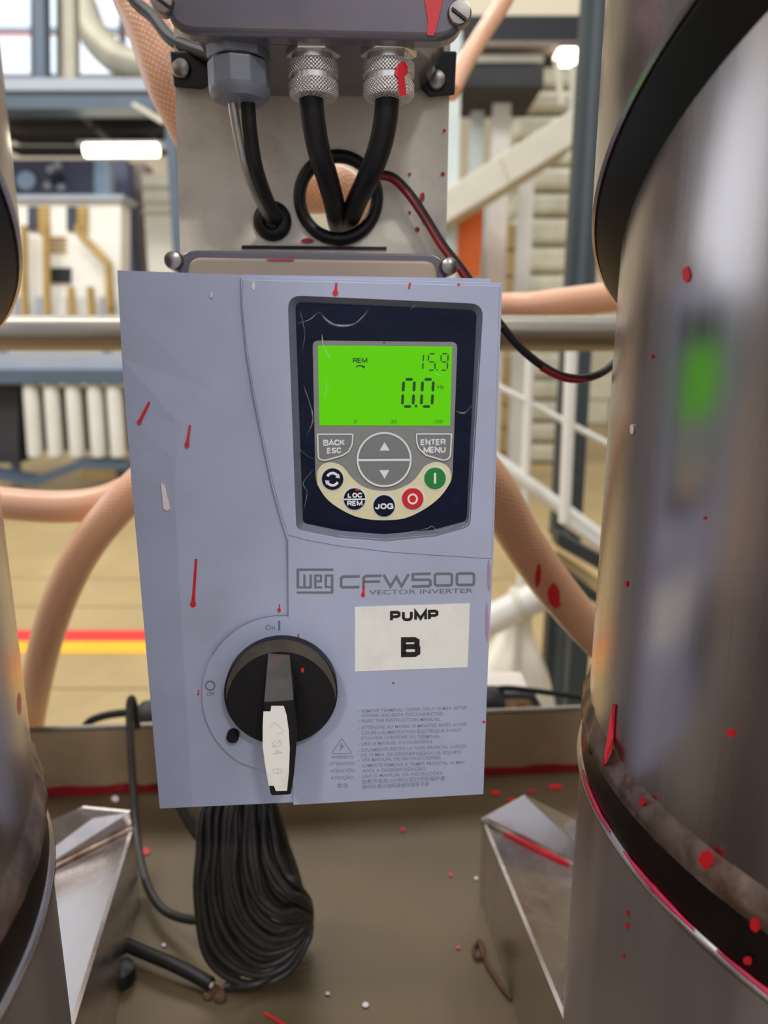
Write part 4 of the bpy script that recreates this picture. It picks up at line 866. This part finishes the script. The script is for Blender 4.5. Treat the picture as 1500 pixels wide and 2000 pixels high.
# ================================================================== FAR BACKGROUND, LEFT
def slab(poly, Y, dep, name, m, parent=None, bevel=0.):
    mb = MB(); f = [AY(*p, Y) for p in poly]; dep = dep * 2 if Y > 2.55 else dep; mb.prism(f, [p + V((0, dep, 0)) for p in f]); return mb.build(name, m, parent, bevel=bevel)
def rect(x0, y0, x1, y1): return [(x0, y0), (x1, y0), (x1, y1), (x0, y1)]
def fl(x, Y):              # floor point under a pixel column
    p = AY(x, 1000, Y); return V((p.x, p.y, 0))
def legs(t, m, xs, Y, ztop, r=.035, dy=.0):
    for x in xs:
        p = AY(x, 900, Y); q = MB(); q.box((p.x, p.y, ztop / 2), (2 * r, 2 * r, ztop)); q.build('leg', m, t)
def bg_left():
    # window band in the far wall
    W = 6.95
    for i, (x0, x1) in enumerate(((-60, 62), (82, 112), (135, 235), (243, 345))):
        t = slab(rect(x0, -160, x1, 150), W, .05, 'window_%d' % (i + 1), 'deck_pale'); structure(t)
        slab(rect(x0 + 4, -150, x1 - 4, 52), W - .012, .01, 'pane', 'window_glow', t); slab(rect(x0 + 4, 60, x1 - 4, 143), W - .012, .01, 'pane', 'window_glow', t)
        slab(rect(x0 + 2, 62, x1 - 2, 68), W - .03, .02, 'window_bar', 'paint_orange' if i in (0, 3) else 'gold', t)
    # mezzanine
    t = root('mezzanine', 'blue steel mezzanine with a pale deck edge at the upper left', 'mezzanine', fl(330, 3.4))
    slab(rect(-260, 152, 335, 176), 3.2, .45, 'deck', 'deck_pale', t); slab(rect(-260, 176, 335, 212), 3.22, .12, 'edge_beam', 'beam_blue', t)
    slab(rect(-260, 196, 335, 206), 3.36, .55, 'deck_underside', 'dark_under', t)
    a = AY(320, 212, 3.2); b = AY(340, 212, 3.2); q = MB(); q.box(((a.x + b.x) / 2, a.y + .1, a.z / 2), (b.x - a.x, .2, a.z)); q.build('post', 'beam_blue', t)
    for x in (62, 120): slab([(x, -120), (x + 22, -120), (x + 26, 152), (x + 6, 152)], 3.4, .06, 'upright', 'duct_grey' if x > 100 else 'beam_blue', t)
    for y in (235, 262, 285): slab(rect(20, y, 320, y + 10), 3.62, .1, 'joist', 'dark_under', t)
    slab([(255, 203), (262, 199), (322, 234), (316, 241)], 3.18, .03, 'brace', 'duct_white', t); slab([(150, 225), (160, 222), (235, 290), (226, 295)], 3.5, .03, 'brace', 'duct_grey', t)
    # curved duct
    m = MB(); m.tube([AY(*p) for p in ((120, -90, 4.2), (160, 10, 4.2), (185, 70, 4.1), (235, 118, 4.0), (300, 132, 3.9), (360, 128, 3.8), (440, 120, 3.8))], .15, 16, 6); tag(m.build('air_duct', 'duct_grey', None, smooth=60), 'curved grey air duct in front of the bright windows', 'duct')
    # strip lamp
    t = root('strip_lamp', 'glowing tube lamp hung below the mezzanine', 'lamp', AY(236, 293, 3.45))
    a, b = AY(167, 294, 3.45), AY(308, 293, 3.45); m = MB(); m.tube([a, (a + b) / 2, b], .055, 16, 1); m.build('tube', 'lamp_glow', t, smooth=60)
    slab(rect(150, 274, 325, 283), 3.45, .08, 'housing', 'deck_pale', t)
    for x in (180, 295): slab(rect(x, 205, x + 4, 276), 3.46, .02, 'hanger', 'dark_under', t)
    # white machine
    t = root('process_machine', 'white process cabinet with gilded pipes and a black opening', 'machine', fl(130, 3.6))
    slab(rect(22, 384, 236, 625), 3.4, .12, 'cabinet', 'machine_white', t); slab(rect(16, 380, 240, 390), 3.37, .18, 'cap', 'deck_pale', t)
    for x in (54, 130): slab(rect(x, 403, x + 18, 450), 3.385, .02, 'window', 'glass_dark', t); slab(rect(x + 20, 403, x + 40, 455), 3.385, .02, 'gilded_panel', 'gold', t)
    slab(rect(95, 523, 137, 552), 3.385, .02, 'opening', 'void', t)
    for j in range(4): slab(rect(90 + j % 2 * 4, 462 + j * 9, 128, 466 + j * 9), 3.39, .02, 'vent', 'gold', t)
    for x in (10, 46, 90, 138, 176, 214):
        m = MB(); m.tube([AY(x, 440 if x in (46, 90) else 560, 3.33), AY(x + 2, 590, 3.33), AY(x + 4, 640, 3.33)], .035, 10, 2); m.build('pipe', 'gold', t, smooth=60)
    for x in (28, 70, 114, 157, 196):
        slab(rect(x, 580, x + 16, 622), 3.36, .03, 'door', 'deck_pale' if x in (28, 70, 196) else 'tube_white', t)
    m = MB(); m.tube([AY(*p, 3.3) for p in ((155, 440), (158, 458), (205, 508), (212, 530), (214, 600))], .035, 10, 4); m.build('pipe', 'gold', t, smooth=60)
    legs(t, 'beam_blue', (30, 228), 3.6, AY(130, 622, 3.6).z)
    # slate sign panel over the machine
    t = root('sign_panel', 'slate blue panel with a pale round mark above the white machine', 'panel', AY(120, 382, 3.7))
    slab(rect(20, 312, 180, 384), 3.7, .08, 'board', 'slate', t); slab(rect(178, 312, 214, 390), 3.72, .06, 'side_strip', 'sign_blue', t)
    slab(circ(50, 352, 18, 28), 3.685, .02, 'round_mark', 'sign_blue', t)
    for (x, y) in ((98, 330), (118, 365), (92, 362), (112, 322)): slab(circ(x, y, 8, 14), 3.68, .03, 'fitting', 'deck_pale', t)
    slab(rect(100, 340, 118, 358), 3.67, .04, 'fitting', 'void', t)
    # columns behind
    for (poly, Y, m_, lab, nm) in (([(212, 312), (247, 312), (252, 1240), (222, 1240)], 4.2, 'slate', 'slate blue column right of the white machine', 'cabinet_column'), ([(247, 318), (282, 318), (290, 1240), (252, 1240)], 4.3, 'brown', 'brown column between the slate and beige columns', 'cabinet_column'), ([(276, 340), (330, 340), (345, 1240), (292, 1240)], 4.0, 'machine_white', 'beige column with ribs beside the blue post', 'cabinet_column')):
        f = [AY(*p, Y) for p in poly]; f[2] = V((f[1].x, f[1].y, 0)); f[3] = V((f[0].x, f[0].y, 0))
        t = root(nm, lab, 'column', (f[2] + f[3]) / 2, 'columns behind the mezzanine'); mb = MB(); mb.prism(f, [p + V((0, .3, 0)) for p in f]); mb.build('shaft', m_, t)
        if 'beige' in lab:
            for y in (362, 392, 412): slab(rect(276, y, 333, y + 6), Y - .02, .03, 'rib', 'duct_white', t)
    # low frame with white tubes
    t = root('filter_rack', 'low blue rack holding a row of white filter tubes', 'rack', fl(140, 3.0))
    slab(rect(-160, 690, 245, 722), 3.05, .3, 'shelf', 'deck_pale', t); slab(rect(-160, 722, 245, 750), 3.0, .12, 'beam', 'beam_blue', t)
    for x in (66, 106, 148, 190, 228):
        m = MB(); a, b = AY(x - 6, 750, 3.05), AY(x + 4, 893, 3.05); m.lathe(b, (a - b), [(.03, -.01), (.062, .01), (.064, .05), (.064, (a - b).length - .02), (.06, (a - b).length)], 20); m.build('filter_tube', 'tube_white', t, smooth=40)
    slab(rect(36, 756, 250, 880), 3.35, .05, 'back_panel', 'brown', t)
    slab([(-100, 905), (60, 935), (150, 900), (250, 905), (250, 918), (160, 915), (70, 948), (-100, 925)], 3.0, .1, 'base_beam', 'beam_blue', t); slab(rect(-60, 752, 36, 905), 3.1, .2, 'gear_box', 'dark_under', t)
    slab(rect(160, 900, 235, 938), 3.2, .3, 'carton', 'card', t)
    legs(t, 'beam_blue', (-40, 240), 3.15, AY(130, 910, 3.15).z, .05)
bg_left()

# ================================================================== FAR BACKGROUND, RIGHT
def bg_right():
    # dark column
    t = root('steel_column', 'dark green-grey steel column standing behind the right tank', 'column', fl(1110, 2.2))
    def shaft(x0a, x1a, x0b, x1b, Y, dep, nm, m_):
        f = [AY(x0a, -200, Y), AY(x1a, -200, Y), AY(x1b, 1380, Y), AY(x0b, 1380, Y)]
        for i, j in ((3, 0), (2, 1)): k = (0 - f[j].z) / (f[i].z - f[j].z); f[i] = f[j] + (f[i] - f[j]) * k
        mb = MB(); mb.prism(f, [p + V((0, dep, 0)) for p in f]); return mb.build(nm, m_, t)
    shaft(1155, 1206, 1060, 1117, 2.2, .06, 'shaft', 'column_dark'); shaft(1172, 1186, 1078, 1094, 2.19, .02, 'web_strip', 'column_light')
    p = fl(1085, 2.3); q = MB(); q.box((p.x, 2.3, .01), (.4, .4, .02)); q.build('base_plate', 'column_dark', t)
    # white railing and slanted duct
    t = root('white_railing', 'white tubular railing on the right behind the hose', 'railing', fl(1050, 1.9)); Y = 1.9
    def bar(nm, a, b, r, m_='tube_white', Ya=Y, Yb=Y):
        mb = MB(); A, B = AY(*a, Ya), AY(*b, Yb); mb.tube([A, (A + B) / 2, B], r, 14, 1); return mb.build(nm, m_, t, smooth=60)
    bar('post', (1039, 600), (1024, 985), .0125); bar('post', (1120, 600), (1102, 1020), .0145, Ya=1.7, Yb=1.7)
    bar('rail', (900, 717), (1260, 905), .0085); bar('rail', (900, 848), (1260, 1112), .020); bar('rail', (1102, 1015), (1190, 1080), .012, Ya=1.72, Yb=1.72)
    p = AY(1024, 985, 1.9); q = MB(); q.tube([p, V((p.x, p.y, p.z / 2)), V((p.x, p.y, 0))], .0125, 14, 1); q.build('post', 'tube_white', t, smooth=60)
    t = root('slanted_duct', 'wide white duct slanting upward to the right behind the plate', 'duct', AY(900, 400, 2.7))
    for (poly, d) in (([(868, 372), (978, 302), (1000, 357), (868, 437)], 0), ([(976, 303), (1135, 203), (1135, 272), (998, 357)], -.02)): slab(poly, 2.7 + d, .3, 'duct_section', 'duct_white', t, .01)
    # orange panel
    t = root('orange_cabinet', 'bright orange cabinet under the slanted white duct', 'cabinet', fl(918, 3.0)); slab([(885, 392), (946, 392), (938, 540), (880, 540)], 3.0, .25, 'door', 'orange', t, .01)
    f = [AY(885, 540, 3.02), AY(938, 540, 3.02)]; q = MB(); q.prism([f[0], f[1], V((f[1].x, f[1].y, 0)), V((f[0].x, f[0].y, 0))], [p_ + V((0, .2, 0)) for p_ in (f[0], f[1], V((f[1].x, f[1].y, 0)), V((f[0].x, f[0].y, 0)))]); q.build('stand', 'post_pale', t)
    # pale posts of the racking
    for (x0, x1, y0, Y, m_, lab) in ((868, 902, 60, 2.9, 'post_pale', 'pale grey rack post next to the mounting plate'), (922, 948, 150, 3.4, 'post_pale', 'narrow grey rack post above the slanted duct'), (965, 1000, 165, 3.3, 'tube_white', 'bright white rack post above the slanted duct'), (948, 984, 330, 3.4, 'post_pale', 'pale rack post beside the orange cabinet'), (1016, 1046, 300, 3.5, 'tube_white', 'white rack post left of the wrapped pallets')):
        f = [AY(x0, y0, Y), AY(x1, y0, Y)]; pass
        f = [f[0], f[1], V((f[1].x, f[1].y, 0)), V((f[0].x, f[0].y, 0))]; q = MB(); q.prism(f, [p_ + V((0, .08, 0)) for p_ in f]); tag(q.build('rack_post', m_), lab, 'post', 'rack posts')
    # wrapped pallets
    Y = 7.9; p0 = AY(1012, 300, 3.95); p1 = AY(1130, 300, 3.95); z = 0.0; cx = (p0.x + p1.x) / 2; wd = (p1.x - p0.x) * 1.15; i = 0
    t = root('wrapped_stack', 'tall stack of film-wrapped cream bales beside the dark column', 'bales', (cx, Y, 0))
    while z < 3.9:
        hh = random.uniform(.22, .30); q = MB(); ww = wd * random.uniform(.92, 1.02)
        q.box((cx, Y + .3, z + hh / 2), (ww, .6, hh - .02)); q.build('bale', 'wrap_cream', t, bevel=.06); z += hh
    t = root('carton_stack', 'stack of yellowish cartons between the pale rack posts', 'cartons', fl(1000, 3.6)); z = 0
    c = AY(1000, 480, 3.6)
    while z < 2.3:
        q = MB(); q.box((c.x + random.uniform(-.02, .02), c.y, z + .12), (.17, .2, .225)); q.build('carton', 'card', t, bevel=.02); z += .24
    # dark gantry with a lamp
    t = root('dark_gantry', 'dark steel gantry with pale rails at the upper right', 'gantry', AY(1020, 165, 3.2))
    slab(rect(905, 128, 1062, 168), 3.1, .4, 'beam', 'dark_under', t); slab(rect(905, 108, 1062, 122), 3.15, .1, 'rail', 'duct_grey', t); slab(rect(900, 80, 1150, 90), 3.2, .1, 'rail', 'brown', t)
    slab(rect(905, 30, 1150, 80), 3.4, .3, 'beam', 'void', t); slab(rect(905, -60, 1150, 32), 3.6, .2, 'cladding', 'wall_cream', t); slab(rect(930, 165, 948, 230), 3.5, .1, 'bracket', 'void', t)
    t = root('bay_lamp', 'small glowing bay lamp beside the dark column', 'lamp', AY(1113, 115, 3.1)); slab(rpoly(rect(1090, 93, 1138, 116), 8, 4), 3.2, .08, 'lens', 'lamp_glow', t); slab(rect(1092, 86, 1140, 94), 3.2, .09, 'cover', 'deck_pale', t)
    slab([(1083, 115), (1092, 115), (1102, 205), (1092, 205)], 3.1, .02, 'cord', 'duct_white', t); slab([(1116, 125), (1128, 125), (1122, 230), (1112, 230)], 3.12, .02, 'cord', 'duct_white', t)
    # white sack on the floor
    t = root('white_sack', 'crumpled white plastic sack standing on the floor behind the tray', 'sack', fl(1000, 2.0))
    q = MB(); c = AY(985, 1260, 2.0); hh = AY(985, 1150, 2.0).z; prof = []
    vs = []; fs = []; nu, nv = 28, 16
    for j in range(nv + 1):
        v_ = j / nv; rr = .45 * (.12 + .19 * math.sin(min(1, v_ * 1.15 + .12) * math.pi) ** .7 if v_ < .95 else .08) * (1.0 - .25 * v_)
        for i in range(nu):
            a = 2 * math.pi * i / nu; k = 1 + .10 * math.sin(3 * a + 5 * v_) + .06 * math.sin(7 * a - 9 * v_) + random.uniform(-.03, .03)
            vs.append(V((c.x + rr * k * math.cos(a) + .04 * v_, 2.0 + rr * k * math.sin(a), v_ * hh)))
    for j in range(nv):
        for i in range(nu): fs.append([j * nu + i, j * nu + (i + 1) % nu, (j + 1) * nu + (i + 1) % nu, (j + 1) * nu + i])
    fs.append(list(range(nu))[::-1]); fs.append([nv * nu + i for i in range(nu)]); q.add(vs, fs); q.build('sack_body', 'bag_white', t, smooth=60)
    t = root('white_drum_pipe', 'short white pipe lying across the top of the plastic sack', 'pipe', AY(1000, 1210, 1.85)); q = MB(); q.tube([AY(900, 1240, 1.85), AY(990, 1195, 1.85), AY(1075, 1152, 1.85)], .042, 18, 2); q.build('pipe_body', 'tube_white', t, smooth=50)
    q = MB(); a, b = AY(1010, 1185, 1.85), AY(1022, 1179, 1.85); q.tube([a, (a + b) / 2, b], .047, 18, 1); q.build('pipe_collar', 'duct_white', t, smooth=50)
    # dark trolley
    t = root('trolley', 'dark trolley frame beside the steel column', 'trolley', fl(1120, 1.75))
    slab([(1090, 1040), (1190, 1095), (1190, 1125), (1088, 1066)], 1.75, .06, 'frame', 'column_dark', t); slab([(1086, 1075), (1180, 1140), (1180, 1160), (1084, 1100)], 1.8, .3, 'load', 'card', t); slab([(1085, 1100), (1180, 1170), (1180, 1190), (1085, 1125)], 1.74, .06, 'frame', 'column_dark', t)
    p = AY(1140, 1180, 1.75); q = MB(); q.box((p.x, 1.78, p.z / 2), (.05, .05, p.z)); q.build('leg', 'column_dark', t)
    # carton wall further back
    t = root('carton_wall', 'low wall of pale cartons far behind the white railing', 'cartons', fl(1060, 6.0))
    p0 = AY(940, 740, 6.0); p1 = AY(1260, 740, 6.0); n = 5; wd = (p1.x - p0.x) / n; z = 0; r_ = 0
    while z < p0.z:
        for k in range(n):
            q = MB(); q.box((p0.x + wd * (k + .5 + .1 * (r_ % 2)), 12.25 + random.uniform(-.03, .03), z + .2), (wd - .03, .5, .38)); q.build('carton', 'wrap_cream', t, bevel=.01)
        z += .4; r_ += 1
bg_right()
